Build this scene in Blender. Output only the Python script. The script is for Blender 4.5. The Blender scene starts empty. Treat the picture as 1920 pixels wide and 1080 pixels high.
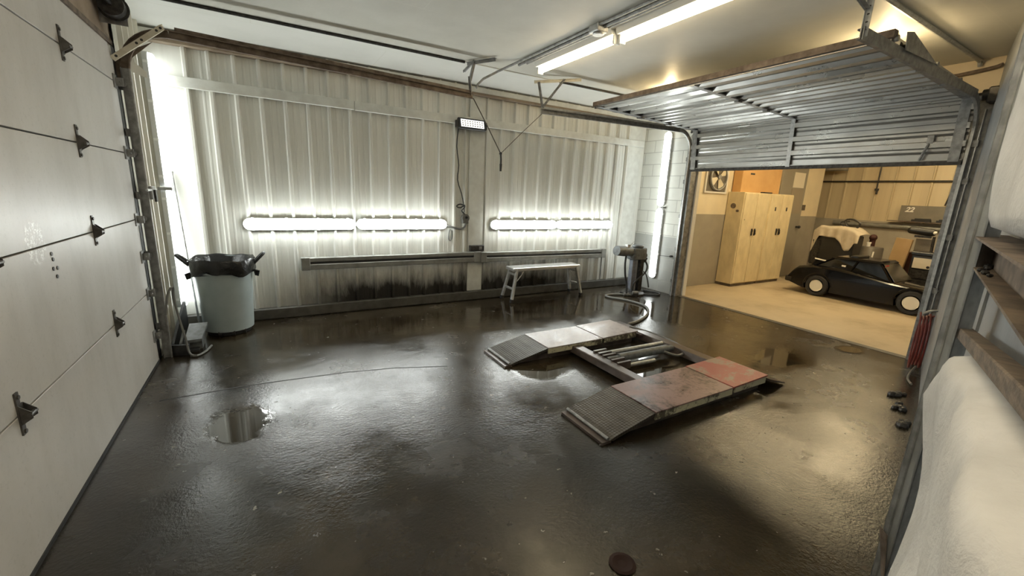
import bpy, bmesh, math, random
from mathutils import Vector, Matrix, Euler
random.seed(4)
S = bpy.context.scene
C = bpy.context.collection
PI = math.pi
sin, cos = math.sin, math.cos
V = Vector

# ------------------------------------------------------------------ materials
def newmat(name):
    m = bpy.data.materials.new(name); m.use_nodes = True
    n = m.node_tree.nodes; l = m.node_tree.links
    return m, n, l, n['Principled BSDF']

def col(c): return (c[0], c[1], c[2], 1.0)

def coords(n, l, scale=(1, 1, 1)):
    t = n.new('ShaderNodeTexCoord'); mp = n.new('ShaderNodeMapping')
    g = n.new('ShaderNodeNewGeometry')
    l.new(g.outputs['Position'], mp.inputs['Vector']); mp.inputs['Scale'].default_value = scale
    return mp.outputs['Vector']

def noise(n, l, vec, scale, detail=4, rough=.55, dist=0):
    t = n.new('ShaderNodeTexNoise'); t.inputs['Scale'].default_value = scale
    t.inputs['Detail'].default_value = detail; t.inputs['Roughness'].default_value = rough
    t.inputs['Distortion'].default_value = dist
    l.new(vec, t.inputs['Vector']); return t.outputs['Fac']

def ramp(n, l, fac, stops):
    r = n.new('ShaderNodeValToRGB'); e = r.color_ramp.elements
    while len(e) < len(stops): e.new(.5)
    for i, (p, c) in enumerate(stops):
        e[i].position = p
        e[i].color = col(c) if isinstance(c, (tuple, list)) else (c, c, c, 1)
    l.new(fac, r.inputs['Fac']); return r.outputs['Color']

def math_n(n, l, op, a, b=None, clamp=False):
    m = n.new('ShaderNodeMath'); m.operation = op; m.use_clamp = clamp
    for i, x in enumerate((a, b)):
        if x is None: continue
        if isinstance(x, (int, float)): m.inputs[i].default_value = x
        else: l.new(x, m.inputs[i])
    return m.outputs[0]

def mixc(n, l, fac, a, b):
    m = n.new('ShaderNodeMix'); m.data_type = 'RGBA'
    for k, x in (('Factor', fac), ('A', a), ('B', b)):
        s = [i for i in m.inputs if i.name == k and (i.type == 'RGBA' or k == 'Factor' and i.type == 'VALUE')][0]
        if isinstance(x, (int, float)): s.default_value = x
        elif isinstance(x, tuple): s.default_value = col(x)
        else: l.new(x, s)
    return [o for o in m.outputs if o.type == 'RGBA'][0]

def bump(n, l, b, h, strength, dist=.01):
    x = n.new('ShaderNodeBump'); x.inputs['Strength'].default_value = strength
    x.inputs['Distance'].default_value = dist
    l.new(h, x.inputs['Height']); l.new(x.outputs['Normal'], b.inputs['Normal'])

def mat(name, c, rough=.5, metal=0, c2=None, nscale=6, stretch=(1, 1, 1), bmp=0, bscale=60, r2=None, lo=.35, hi=.65, coat=0, spec=.5):
    m, n, l, b = newmat(name)
    b.inputs['Base Color'].default_value = col(c); b.inputs['Roughness'].default_value = rough
    b.inputs['Metallic'].default_value = metal; b.inputs['Coat Weight'].default_value = coat
    b.inputs['Specular IOR Level'].default_value = spec
    if c2 is not None:
        v = coords(n, l, stretch); f = noise(n, l, v, nscale, 6)
        l.new(ramp(n, l, f, [(lo, c), (hi, c2)]), b.inputs['Base Color'])
        if r2 is not None: l.new(ramp(n, l, f, [(lo, rough), (hi, r2)]), b.inputs['Roughness'])
    if bmp:
        v = coords(n, l); f = noise(n, l, v, bscale, 4); bump(n, l, b, f, bmp)
    return m

def emis(name, c, s):
    m, n, l, b = newmat(name)
    b.inputs['Base Color'].default_value = col((.9, .9, .9)); b.inputs['Emission Color'].default_value = col(c)
    b.inputs['Emission Strength'].default_value = s; b.inputs['Roughness'].default_value = .4
    return m

M = {}
M['galv'] = mat('galvanised steel', (.42, .43, .43), .42, .75, (.60, .61, .60), 30, r2=.55)
M['galv_dark'] = mat('dull galvanised steel', (.20, .20, .195), .5, .6, (.36, .36, .35), 18)
M['rusty'] = mat('rust brown steel', (.10, .075, .055), .7, .3, (.22, .17, .13), 14)
M['cream_steel'] = mat('cream painted steel', (.72, .68, .56), .4, 0, (.60, .55, .43), 20)
M['dark_steel'] = mat('dark steel', (.025, .024, .023), .45, .5, (.07, .065, .06), 30)
M['black_plastic'] = mat('black plastic', (.015, .015, .015), .35)
M['black_rubber'] = mat('black rubber', (.018, .018, .018), .6)
M['rubber_grey'] = mat('grey rubber hose', (.16, .16, .15), .5)
M['white_plastic'] = mat('white plastic', (.75, .76, .74), .4)
M['housing'] = mat('grey fixture housing', (.55, .56, .55), .5)
M['tube'] = emis('lit diffuser', (.95, 1.0, .97), 21.0)
M['tube_side'] = emis('lit corner diffuser', (.95, 1.0, .97), 5.5)
M['warm_tube'] = emis('lit warm tube', (1.0, .80, .50), 15.0)
M['bulb'] = emis('lit bulb', (1.0, .76, .42), 160.0)
M['shop_tube'] = emis('lit workshop tube', (1.0, .80, .47), 36.0)
M['led'] = emis('led panel', (1, 1, .98), .8)
M['white_trim'] = mat('white trim', (.74, .75, .70), .45, 0, (.62, .62, .57), 8)
M['brown_beam'] = mat('brown header', (.20, .15, .105), .65, 0, (.32, .25, .18), 5, (1, 1, 1))
M['brown_wood'] = mat('weathered wood', (.075, .055, .04), .7, 0, (.19, .145, .10), 10, (1, 1, 6), bmp=.4)
M['kerb'] = mat('grey kerb', (.06, .056, .048), .45, 0, (.10, .095, .08), 9)
M['can_grey'] = mat('blue grey plastic', (.33, .39, .40), .40, 0, (.38, .44, .45), 5)
M['bag'] = mat('black bin liner', (.012, .012, .012), .22, bmp=.6, bscale=25)
M['alu'] = mat('aluminium', (.60, .61, .60), .4, .6, (.42, .43, .42), 20)
M['alu_deck'] = mat('bright aluminium', (.72, .73, .72), .3, .7)
M['heater'] = mat('heater enamel', (.30, .30, .28), .35, .2, (.21, .21, .195), 9)
M['heater_dark'] = mat('heater slot', (.03, .03, .03), .6)
M['locker'] = mat('cream locker', (.86, .73, .47), .45, 0, (.72, .60, .37), 7, (1, 1, .5))
M['cardboard'] = mat('cardboard', (.58, .34, .13), .8, 0, (.64, .39, .16), 4)
M['cardboard_pale'] = mat('tan cardboard', (.36, .24, .11), .8, 0, (.42, .29, .15), 4)
M['car_black'] = mat('gloss black paint', (.004, .004, .005), .12, 0, coat=.25, spec=.25)
M['car_glass'] = mat('dark glass', (.004, .004, .004), .08)
M['car_screen'] = mat('smoked screen', (.045, .04, .03), .2)
M['rim'] = mat('white steel wheel', (.80, .78, .70), .35)
M['hinge_steel'] = mat('worn hinge steel', (.06, .055, .05), .45, .5, (.13, .12, .11), 30)
M['plug_rust'] = mat('rusty plug', (.022, .009, .006), .7, spec=.2)
M['hub'] = mat('dark hub', (.12, .11, .09), .4, .5)
M['white_paint'] = mat('white paint', (.85, .83, .78), .4)
M['red_decal'] = mat('red decal', (.60, .03, .02), .5)
M['cloth'] = mat('pale sheet', (.62, .54, .42), .85, 0, (.52, .45, .34), 8, bmp=.2)
M['maroon'] = mat('maroon box', (.045, .012, .008), .6, 0, (.07, .02, .014), 6)
M['barrel'] = mat('grey drum', (.14, .125, .105), .4, .2)
M['sign'] = mat('grey sign board', (.20, .18, .145), .5, 0, (.15, .135, .11), 4)
M['red_hose'] = mat('red air hose', (.20, .03, .022), .5, 0, (.13, .022, .018), 14)
M['pump_grey'] = mat('grey pump paint', (.17, .185, .19), .45, 0, (.09, .095, .095), 20)
M['pump_blue'] = mat('blue grey pump paint', (.20, .22, .26), .4, 0, (.13, .14, .17), 14)
M['paper'] = mat('white paper', (.80, .74, .62), .7)
M['fan'] = mat('fan blade', (.75, .68, .52), .5)
M['fan_dark'] = mat('fan housing', (.16, .14, .11), .6)
M['rope'] = mat('dark rope', (.07, .06, .05), .8)
M['grey_sheet'] = mat('grey sheet metal', (.25, .265, .28), .5, .2, (.33, .345, .355), 4, bmp=.15)
M['poly'] = mat('torn white insulation', (.56, .54, .505), .8, 0, (.72, .70, .665), 3.5)
def poly_bump():
    m = M['poly']; n = m.node_tree.nodes; l = m.node_tree.links; b = n['Principled BSDF']; v = coords(n, l)
    h = math_n(n, l, 'ADD', noise(n, l, v, 11, 5, .65, .8), math_n(n, l, 'MULTIPLY', noise(n, l, v, 70, 3, .6), .25)); bump(n, l, b, h, .4, .02)
poly_bump()
M['post'] = mat('grey painted post', (.33, .34, .335), .45, .3, (.24, .245, .24), 8)
M['door_grey'] = mat('grey door paint', (.30, .275, .225), .5, 0, (.33, .30, .245), 3)
M['door_mid'] = mat('taupe door panel', (.34, .29, .22), .6)
M['block_black'] = mat('black guard', (.02, .02, .02), .5, .2, (.05, .05, .05), 9)

def door_paint():
    m, n, l, b = newmat('grey white door paint')
    v = coords(n, l, (1, 1, .35)); f = noise(n, l, v, 3.2, 6, .6)
    c = ramp(n, l, f, [(.30, (.45, .43, .40)), (.5, (.52, .50, .47)), (.72, (.57, .55, .525))])
    v2 = coords(n, l); g = noise(n, l, v2, 55, 3, .7)
    c = mixc(n, l, ramp(n, l, g, [(.30, .35), (.44, 0)]), c, (.36, .35, .32))
    g_ = n.new('ShaderNodeNewGeometry'); sp = n.new('ShaderNodeSeparateXYZ'); l.new(g_.outputs['Position'], sp.inputs[0])   # scuffed white patch
    dy = math_n(n, l, 'DIVIDE', math_n(n, l, 'SUBTRACT', sp.outputs['Y'], 2.76), .10); dz = math_n(n, l, 'DIVIDE', math_n(n, l, 'SUBTRACT', sp.outputs['Z'], 1.285), .10)
    h = math_n(n, l, 'SUBTRACT', .80, math_n(n, l, 'MULTIPLY', .17, math_n(n, l, 'ADD', math_n(n, l, 'MULTIPLY', dy, dy), math_n(n, l, 'MULTIPLY', dz, dz))))
    w = math_n(n, l, 'MULTIPLY', ramp(n, l, noise(n, l, v2, 55, 3, .7), [(.53, 0), (.56, 1)]), ramp(n, l, h, [(.60, 0), (.66, 1)]))
    c = mixc(n, l, w, c, (.85, .85, .82))
    l.new(c, b.inputs['Base Color']); b.inputs['Roughness'].default_value = .42
    bump(n, l, b, noise(n, l, v2, 160, 2), .12, .003); return m
M['door'] = door_paint()

def sheet_paint(name, base, dirty, dirt_top=.56, dirt=True, xr=(.15, 5.0)):
    m, n, l, b = newmat(name)
    v = coords(n, l, (6, 6, .2)); f = noise(n, l, v, 1.2, 4, .5)
    c = ramp(n, l, f, [(.32, dirty), (.62, base)])
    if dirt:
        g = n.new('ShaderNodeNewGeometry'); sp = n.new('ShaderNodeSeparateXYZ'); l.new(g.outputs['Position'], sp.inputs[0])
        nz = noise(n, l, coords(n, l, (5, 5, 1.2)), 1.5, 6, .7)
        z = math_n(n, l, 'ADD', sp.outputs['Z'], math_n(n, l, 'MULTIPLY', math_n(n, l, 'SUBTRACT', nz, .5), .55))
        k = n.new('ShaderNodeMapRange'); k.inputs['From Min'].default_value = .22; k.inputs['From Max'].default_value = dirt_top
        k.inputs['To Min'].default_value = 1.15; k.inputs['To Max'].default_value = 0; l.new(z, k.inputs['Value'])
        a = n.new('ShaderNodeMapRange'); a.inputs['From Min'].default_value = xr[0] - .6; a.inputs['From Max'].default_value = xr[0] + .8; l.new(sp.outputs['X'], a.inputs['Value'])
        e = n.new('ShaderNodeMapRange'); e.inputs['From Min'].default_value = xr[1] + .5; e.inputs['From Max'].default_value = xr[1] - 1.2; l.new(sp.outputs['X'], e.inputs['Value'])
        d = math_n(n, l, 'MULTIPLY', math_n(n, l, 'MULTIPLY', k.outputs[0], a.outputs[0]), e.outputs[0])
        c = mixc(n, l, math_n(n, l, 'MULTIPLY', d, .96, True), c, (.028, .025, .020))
    l.new(c, b.inputs['Base Color']); b.inputs['Roughness'].default_value = .38
    return m
M['sheet'] = sheet_paint('cream ribbed steel sheet', (.78, .78, .73), (.66, .66, .61))
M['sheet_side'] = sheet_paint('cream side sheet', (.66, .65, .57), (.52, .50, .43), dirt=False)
M['sheet_far'] = sheet_paint('far ribbed sheet', (.62, .53, .36), (.54, .45, .30), dirt=False)

def banded(name, top, low, z, band=None, lines=None, rough=.6):
    m, n, l, b = newmat(name)
    g = n.new('ShaderNodeNewGeometry'); sp = n.new('ShaderNodeSeparateXYZ'); l.new(g.outputs['Position'], sp.inputs[0])
    f = noise(n, l, coords(n, l), 4, 5)
    t = ramp(n, l, f, [(.3, tuple(x * .9 for x in top)), (.7, top)]); lo = ramp(n, l, f, [(.3, tuple(x * .85 for x in low)), (.7, low)])
    c = mixc(n, l, math_n(n, l, 'GREATER_THAN', sp.outputs['Z'], z), lo, t)
    b.inputs['Roughness'].default_value = rough
    if lines:
        br = n.new('ShaderNodeTexBrick'); br.inputs['Scale'].default_value = 1
        br.inputs['Brick Width'].default_value = lines[0]; br.inputs['Row Height'].default_value = lines[1]; br.inputs['Mortar Size'].default_value = .006
        br.inputs['Color1'].default_value = (1, 1, 1, 1); br.inputs['Color2'].default_value = (1, 1, 1, 1); br.inputs['Mortar'].default_value = (0, 0, 0, 1)
        cb = n.new('ShaderNodeCombineXYZ'); l.new(sp.outputs['Y'], cb.inputs[0]); l.new(sp.outputs['Z'], cb.inputs[1]); l.new(cb.outputs[0], br.inputs['Vector'])
        c = mixc(n, l, math_n(n, l, 'MULTIPLY', math_n(n, l, 'SUBTRACT', 1, br.outputs['Fac']), 1.0), (.45, .45, .42), c)
        bump(n, l, b, math_n(n, l, 'ADD', math_n(n, l, 'SUBTRACT', 1, br.outputs['Fac']), math_n(n, l, 'MULTIPLY', f, .4)), .5, .006)
    l.new(c, b.inputs['Base Color']); return m
M['block'] = banded('painted block wall', (.72, .73, .68), (.44, .45, .43), .98, lines=(.40, .20))
M['shop_wall'] = banded('two tone workshop wall', (.88, .77, .56), (.40, .365, .30), 1.37)

def ceiling_mat(name, base, dark):
    m, n, l, b = newmat(name)
    f = noise(n, l, coords(n, l), .9, 6, .6)
    c = ramp(n, l, f, [(.3, dark), (.62, base)])
    br = n.new('ShaderNodeTexBrick'); br.inputs['Scale'].default_value = 1; br.offset = 0.5
    br.inputs['Brick Width'].default_value = 2.44; br.inputs['Row Height'].default_value = 1.22; br.inputs['Mortar Size'].default_value = .005
    br.inputs['Color1'].default_value = (1, 1, 1, 1); br.inputs['Color2'].default_value = (1, 1, 1, 1); br.inputs['Mortar'].default_value = (0, 0, 0, 1)
    l.new(coords(n, l), br.inputs['Vector'])
    c = mixc(n, l, math_n(n, l, 'MULTIPLY', br.outputs['Fac'], .35), c, (.66, .64, .57))
    l.new(c, b.inputs['Base Color']); b.inputs['Roughness'].default_value = .55
    bump(n, l, b, noise(n, l, coords(n, l), 3, 4), .25, .02); return m
M['ceil'] = ceiling_mat('painted ceiling board', (.66, .645, .58), (.54, .525, .465))
M['ceil_warm'] = ceiling_mat('workshop ceiling board', (.62, .52, .36), (.52, .43, .29))

def floor_wet():
    m, n, l, b = newmat('wet stained concrete')
    g = n.new('ShaderNodeNewGeometry'); sp = n.new('ShaderNodeSeparateXYZ'); l.new(g.outputs['Position'], sp.inputs[0])
    v = coords(n, l)
    f1 = noise(n, l, v, .75, 6, .6, .4); f2 = noise(n, l, v, 5, 6, .7)
    c = ramp(n, l, f1, [(.33, (.008, .005, .0024)), (.5, (.022, .0158, .0085)), (.66, (.052, .040, .0235))])
    c = mixc(n, l, ramp(n, l, f2, [(.42, 0), (.72, .5)]), c, (.058, .047, .032))
    # dark oil patches and pale chips with shapes of their own
    wob = math_n(n, l, 'MULTIPLY', math_n(n, l, 'SUBTRACT', noise(n, l, v, 2.2, 6, .65), .5), 1.7)
    def ell(cx, cy, rx, ry, soft=.25):
        dx = math_n(n, l, 'DIVIDE', math_n(n, l, 'SUBTRACT', sp.outputs['X'], cx), rx)
        dy = math_n(n, l, 'DIVIDE', math_n(n, l, 'SUBTRACT', sp.outputs['Y'], cy), ry)
        r = math_n(n, l, 'SQRT', math_n(n, l, 'ADD', math_n(n, l, 'MULTIPLY', dx, dx), math_n(n, l, 'MULTIPLY', dy, dy)))
        k = n.new('ShaderNodeMapRange'); k.inputs['From Min'].default_value = 1 + soft; k.inputs['From Max'].default_value = 1 - soft
        l.new(math_n(n, l, 'ADD', r, wob), k.inputs['Value']); return k.outputs[0]
    def union(ms):
        o = ms[0]
        for x in ms[1:]: o = math_n(n, l, 'MAXIMUM', o, x)
        return o
    dark = union([ell(-.39, 3.67, .17, .07), ell(-.35, 2.4, .4, .5, .4), ell(1.6, 1.5, .8, .5, .5), ell(4.5, 2.3, .6, .3, .3)])
    c = mixc(n, l, math_n(n, l, 'MULTIPLY', dark, .7), c, (.008, .006, .004))
    chips = ramp(n, l, noise(n, l, v, 14, 3, .6), [(.69, 0), (.71, 1)])
    c = mixc(n, l, math_n(n, l, 'MULTIPLY', chips, .55), c, (.30, .29, .26))
    l.new(c, b.inputs['Base Color'])
    pud = union([ell(-.26, 3.10, .20, .26, .12), ell(3.4, 4.75, 1.4, .60, .3), ell(.9, 4.85, 1.3, .40, .4), ell(4.9, 4.0, .55, .75, .25), ell(2.95, 2.7, .45, .55, .3), ell(4.6, 2.2, .5, .25, .3), ell(5.72, 1.95, .16, .10, .3), ell(2.15, 3.0, .25, .22, .2)])
    f3 = math_n(n, l, 'ADD', math_n(n, l, 'MULTIPLY', noise(n, l, v, 1.5, 4, .6, .6), .72), math_n(n, l, 'MULTIPLY', noise(n, l, v, 7.5, 4, .6, .5), .28))
    ro = ramp(n, l, f3, [(.36, .09), (.48, .17), (.64, .33)])
    ro = mixc(n, l, pud, ro, (.035, .035, .035))
    l.new(ro, b.inputs['Roughness']); b.inputs['Specular IOR Level'].default_value = .58
    h = math_n(n, l, 'ADD', noise(n, l, v, 50, 4, .65), math_n(n, l, 'MULTIPLY', noise(n, l, v, 9, 3, .6), .8))
    h = math_n(n, l, 'MULTIPLY', h, math_n(n, l, 'SUBTRACT', 1.0, math_n(n, l, 'MULTIPLY', pud, .98)))
    h = math_n(n, l, 'MULTIPLY', h, ramp(n, l, noise(n, l, v, 1.3, 3, .5), [(.35, .30), (.65, 1.0)]))
    bump(n, l, b, h, .45, .007)
    return m
M['floor'] = floor_wet()
def floor_dry():
    m, n, l, b = newmat('dry pale concrete')
    f = noise(n, l, coords(n, l), 1.3, 7, .65); c = ramp(n, l, f, [(.28, (.36, .29, .19)), (.5, (.50, .415, .285)), (.75, (.57, .48, .34))])
    l.new(c, b.inputs['Base Color']); b.inputs['Roughness'].default_value = .6
    bump(n, l, b, noise(n, l, coords(n, l), 40, 4), .2, .004); return m
M['floor_dry'] = floor_dry()

def deck_paint(name, paint, worn, lo, hi, rough):
    m, n, l, b = newmat(name)
    v = coords(n, l); f = noise(n, l, v, 3.0, 7, .7, .5); f2 = noise(n, l, v, 34, 4, .7)
    k = math_n(n, l, 'ADD', f, math_n(n, l, 'MULTIPLY', math_n(n, l, 'SUBTRACT', f2, .5), .35))
    l.new(ramp(n, l, k, [(lo, worn), (hi, paint)]), b.inputs['Base Color'])
    l.new(ramp(n, l, f, [(.35, rough), (.65, rough + .2)]), b.inputs['Roughness'])
    bump(n, l, b, f2, .25, .004); return m
M['deck_red'] = deck_paint('faded red deck', (.26, .165, .15), (.075, .045, .038), .36, .50, .26)
M['deck_flap'] = deck_paint('red deck flap', (.34, .095, .08), (.26, .20, .155), .40, .50, .3)
M['deck_pale'] = deck_paint('pale worn deck', (.36, .31, .295), (.20, .155, .14), .38, .55, .25)
M['edge_cream'] = deck_paint('chipped cream edge', (.58, .55, .38), (.10, .085, .06), .44, .52, .5)
def tread():
    m, n, l, b = newmat('diamond tread steel')
    v = coords(n, l); ck = n.new('ShaderNodeTexVoronoi'); ck.feature = 'F1'; ck.inputs['Scale'].default_value = 46; ck.inputs['Randomness'].default_value = .15
    l.new(v, ck.inputs['Vector']); f = noise(n, l, v, 5, 5)
    l.new(ramp(n, l, f, [(.3, (.045, .038, .03)), (.7, (.085, .074, .058))]), b.inputs['Base Color'])
    b.inputs['Roughness'].default_value = .42; b.inputs['Metallic'].default_value = .3
    bump(n, l, b, ck.outputs['Distance'], .7, .006); return m
M['tread'] = tread()
M['lift_frame'] = mat('wet rusty lift frame', (.075, .058, .048), .32, .3, (.14, .11, .095), 8)

# ------------------------------------------------------------------ mesh tools
class MB:
    def __init__(s): s.b = bmesh.new()
    def box(s, lo, hi, m=None):
        r = bmesh.ops.create_cube(s.b, size=1)['verts']
        lo, hi = V(lo), V(hi); c = (lo + hi) / 2; d = hi - lo
        T = Matrix.Translation(c) @ Matrix.Diagonal((d.x, d.y, d.z, 1))
        if m is not None: T = m @ T
        bmesh.ops.transform(s.b, matrix=T, verts=r); return s
    def bar(s, p, q, w, h, up=(0, 0, 1)):                        # rectangular bar between two points
        p, q = V(p), V(q); x = (q - p); L = x.length; x.normalize(); y = V(up).cross(x)
        if y.length < 1e-4: y = V((1, 0, 0)).cross(x)
        y.normalize(); z = x.cross(y)
        T = Matrix((x, y, z)).transposed().to_4x4(); T.translation = (p + q) / 2
        s.box((-L / 2, -w / 2, -h / 2), (L / 2, w / 2, h / 2), T); return s
    def cyl(s, p, q, r, r2=None, n=20):
        p, q = V(p), V(q); d = q - p; r2 = r if r2 is None else r2
        T = d.to_track_quat('Z', 'Y').to_matrix().to_4x4(); T.translation = (p + q) / 2
        bmesh.ops.create_cone(s.b, cap_ends=True, segments=n, radius1=r, radius2=r2, depth=d.length, matrix=T); return s
    def sph(s, c, r, n=14, sc=(1, 1, 1)):
        T = Matrix.Translation(V(c)) @ Matrix.Diagonal((sc[0], sc[1], sc[2], 1))
        bmesh.ops.create_uvsphere(s.b, u_segments=n, v_segments=max(6, n // 2), radius=r, matrix=T); return s
    def poly(s, pts): s.b.faces.new([s.b.verts.new(V(p)) for p in pts]); return s
    def prism(s, pts, d):                                        # polygon swept by vector d
        d = V(d); a = [s.b.verts.new(V(p)) for p in pts]; c = [s.b.verts.new(V(p) + d) for p in pts]
        k = len(a); s.b.faces.new(a[::-1]); s.b.faces.new(c)
        for i in range(k): s.b.faces.new((a[i], a[(i + 1) % k], c[(i + 1) % k], c[i]))
        return s
    def loft(s, rings, caps=True, closed=True):
        R = [[s.b.verts.new(V(p)) for p in r] for r in rings]; k = len(R[0])
        for a, b in zip(R, R[1:]):
            for i in range(k if closed else k - 1): s.b.faces.new((a[i], a[(i + 1) % k], b[(i + 1) % k], b[i]))
        if caps and closed:
            s.b.faces.new(R[0][::-1]); s.b.faces.new(R[-1])
        return s
    def tube(s, pts, r, n=8, smooth=3):
        P = [V(p) for p in pts]
        if smooth and len(P) > 2:
            Q = []
            for i in range(len(P) - 1):
                a = P[max(i - 1, 0)]; b = P[i]; c = P[i + 1]; d = P[min(i + 2, len(P) - 1)]
                for j in range(smooth):
                    t = j / smooth
                    Q.append(.5 * ((2 * b) + (c - a) * t + (2 * a - 5 * b + 4 * c - d) * t * t + (3 * b - a - 3 * c + d) * t ** 3))
            Q.append(P[-1]); P = Q
        rings = []; u = None
        for i, p in enumerate(P):
            t = (P[min(i + 1, len(P) - 1)] - P[max(i - 1, 0)]).normalized()
            if u is None: u = t.orthogonal().normalized()
            else: u = (u - t * u.dot(t)).normalized()
            w = t.cross(u); rr = r if not isinstance(r, (list, tuple)) else r[min(i, len(r) - 1)]
            rings.append([p + (u * cos(2 * PI * j / n) + w * sin(2 * PI * j / n)) * rr for j in range(n)])
        return s.loft(rings)
    def lathe(s, prof, c=(0, 0, 0), n=32, caps=True):
        c = V(c); return s.loft([[c + V((r * cos(2 * PI * j / n), r * sin(2 * PI * j / n), z)) for j in range(n)] for r, z in prof], caps)
    def out(s, name, m, parent=None, smooth=False, bev=0, base=None, seg=1, solid=0, sub=0, flat_angle=35):
        bmesh.ops.recalc_face_normals(s.b, faces=s.b.faces)
        if base is None and parent is not None and '_w' in parent: base = parent['_w']
        if base is not None: bmesh.ops.translate(s.b, verts=s.b.verts, vec=-V(base))
        me = bpy.data.meshes.new(name); s.b.to_mesh(me); s.b.free()
        me.materials.append(M[m] if isinstance(m, str) else m)
        o = bpy.data.objects.new(name, me); C.objects.link(o)
        if parent is not None: o.parent = parent
        elif base is not None: o.location = base
        if smooth:
            for p in me.polygons: p.use_smooth = True
            e = o.modifiers.new('edges', 'EDGE_SPLIT'); e.split_angle = math.radians(flat_angle)
        if sub:
            k = o.modifiers.new('sub', 'SUBSURF'); k.levels = sub; k.render_levels = sub
        if solid:
            k = o.modifiers.new('solid', 'SOLIDIFY'); k.thickness = solid; k.offset = 0
        if bev:
            k = o.modifiers.new('bevel', 'BEVEL'); k.width = bev; k.segments = seg; k.limit_method = 'ANGLE'; k.angle_limit = math.radians(40)
        return o

WORLD = {}
def tag(o, label=None, cat=None, group=None, kind=None):
    if label: o['label'] = label
    if cat: o['category'] = cat
    if group: o['group'] = group
    if kind: o['kind'] = kind
    return o
class Root:                                                     # an Empty at a thing's base; parts are written in world or local space
    def __init__(s, name, loc, label, cat, group=None, kind=None, local=False, rz=0):
        o = bpy.data.objects.new(name, None); C.objects.link(o); o.location = loc; o.rotation_euler.z = rz
        o.empty_display_size = .1; tag(o, label, cat, group, kind); s.o = o; s.base = None if local else V(loc)
    def part(s, mb, name, m, label=None, **k):
        o = mb.out(name, m, s.o, base=s.base, **k)
        if label: o['label'] = label
        return o
    def sub(s, parent, mb, name, m, **k): return mb.out(name, m, parent, base=s.base, **k)
def one(mb, name, m, label, cat, base, group=None, kind=None, **k):
    return tag(mb.out(name, m, None, base=base, **k), label, cat, group, kind)
def struct(mb, name, m, label=None, **k): return tag(mb.out(name, m, None, **k), label, None, None, 'structure')
def copy_tree(o, loc, label, rot=None):
    c = o.copy(); C.objects.link(c); c.location = loc; c['label'] = label
    if rot is not None: c.rotation_euler = rot
    for ch in [x for x in bpy.data.objects if x.parent == o]:
        d = ch.copy(); C.objects.link(d); d.parent = c
        for g in [x for x in bpy.data.objects if x.parent == ch]:
            e = g.copy(); C.objects.link(e); e.parent = d
    return c

# ------------------------------------------------------------------ the shell
XL, XR, YB, ZC = -.936, 5.97, 5.65, 3.02
YI = 5.06                                                       # workshop wall behind the lockers
PHI = math.radians(75.0); DN = .20                              # angled near wall beside the camera
wd = V((sin(PHI), cos(PHI), 0)); wn = V((-cos(PHI), sin(PHI), 0))  # along it, and into the room
def nw(s, z, off=0): return V((wd.x * s, wd.y * s, z)) - wn * DN + wn * off
sJ = (XR - (wn.x * -DN)) / wd.x                                  # where it meets the right wall
jy = nw(sJ, 0).y

ya = nw((XL - .2) / wd.x, 0).y
f = MB(); f.prism([(XL - .15, ya - .2, -.1), (XR + .12, jy - .25, -.1), (XR + .12, YB + .1, -.1), (XL - .15, YB + .1, -.1)], (0, 0, .1))
struct(f, 'floor', 'floor', 'wet dark brown concrete floor')
f = MB(); f.box((XR + .122, -1.2, -.1), (12.1, 6.3, -.004)); struct(f, 'floor_workshop', 'floor_dry', 'dry beige concrete floor beyond the raised door')
f = MB(); f.box((XL - .15, ya - .3, ZC), (XR + .2, YB + .2, ZC + .1)); struct(f, 'ceiling', 'ceil', 'greyish white boarded ceiling')
f = MB(); f.box((XR + .2, -1.2, ZC), (12.1, 6.3, ZC + .1)); struct(f, 'ceiling_workshop', 'ceil_warm')
f = MB(); f.box((XR + .02, jy - .2, -.0035), (XR + .12, 4.62, .004)); struct(f, 'trim_threshold', 'kerb')

def ribbed(ribs, x0, x1, hgt=.042, w=.022, minor=True, flats=()):
    """profile (u, out) of a ribbed sheet"""
    pts = [(x0, 0)]
    ev = []
    for i, r in enumerate(ribs):
        ev.append((r, 'M'))
        if minor and i + 1 < len(ribs) and ribs[i + 1] - r < .32:
            d = ribs[i + 1] - r
            ev += [(r + d * .36, 'm'), (r + d * .66, 'm')]
    for u, k in sorted(ev):
        if k == 'M': pts += [(u - w - .004, 0), (u - w * .5, hgt), (u + w * .5, hgt), (u + w + .004, 0)]
        else: pts += [(u - .014, 0), (u - .006, .004), (u + .006, .004), (u + .014, 0)]
    pts.append((x1, 0)); return pts
ribs = [-.605, -.405, -.185, .04, .27, .498, .722, .955, 1.188, 1.419, 1.64, 1.86, 2.088, 2.307, 2.47]
ribs += [2.80 + .2285 * k for k in range(13)]
pr = ribbed(ribs, XL, XR)
f = MB(); f.loft([[(u, YB - h, z) for u, h in pr] for z in (.0, ZC)], caps=False, closed=False)
struct(f, 'wall_back', 'sheet', 'cream ribbed steel sheet wall with wall lights')
f = MB(); f.box((XL, YB - .075, 0), (XR, YB, .135)); struct(f, 'baseboard_back', 'kerb', bev=.012)
f = MB(); f.box((2.525, YB - .034, .135), (2.765, YB - .001, ZC)); struct(f, 'trim_1', 'white_trim', bev=.006)
f = MB(); f.box((5.56, YB - .032, .135), (5.86, YB - .001, ZC)); struct(f, 'trim_2', 'white_trim', bev=.006)
f = MB(); f.box((-.86, YB - .062, 2.495), (1.0, YB - .028, 2.60)).box((1.006, YB - .062, 2.49), (5.9, YB - .028, 2.595))
struct(f, 'trim_3', 'white_trim', 'white rail running along the top of the ribbed wall', bev=.005)
f = MB(); f.box((XL, YB - .09, 2.915), (XR, YB, 2.985)); struct(f, 'trim_4', 'white_trim', bev=.005)
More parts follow.
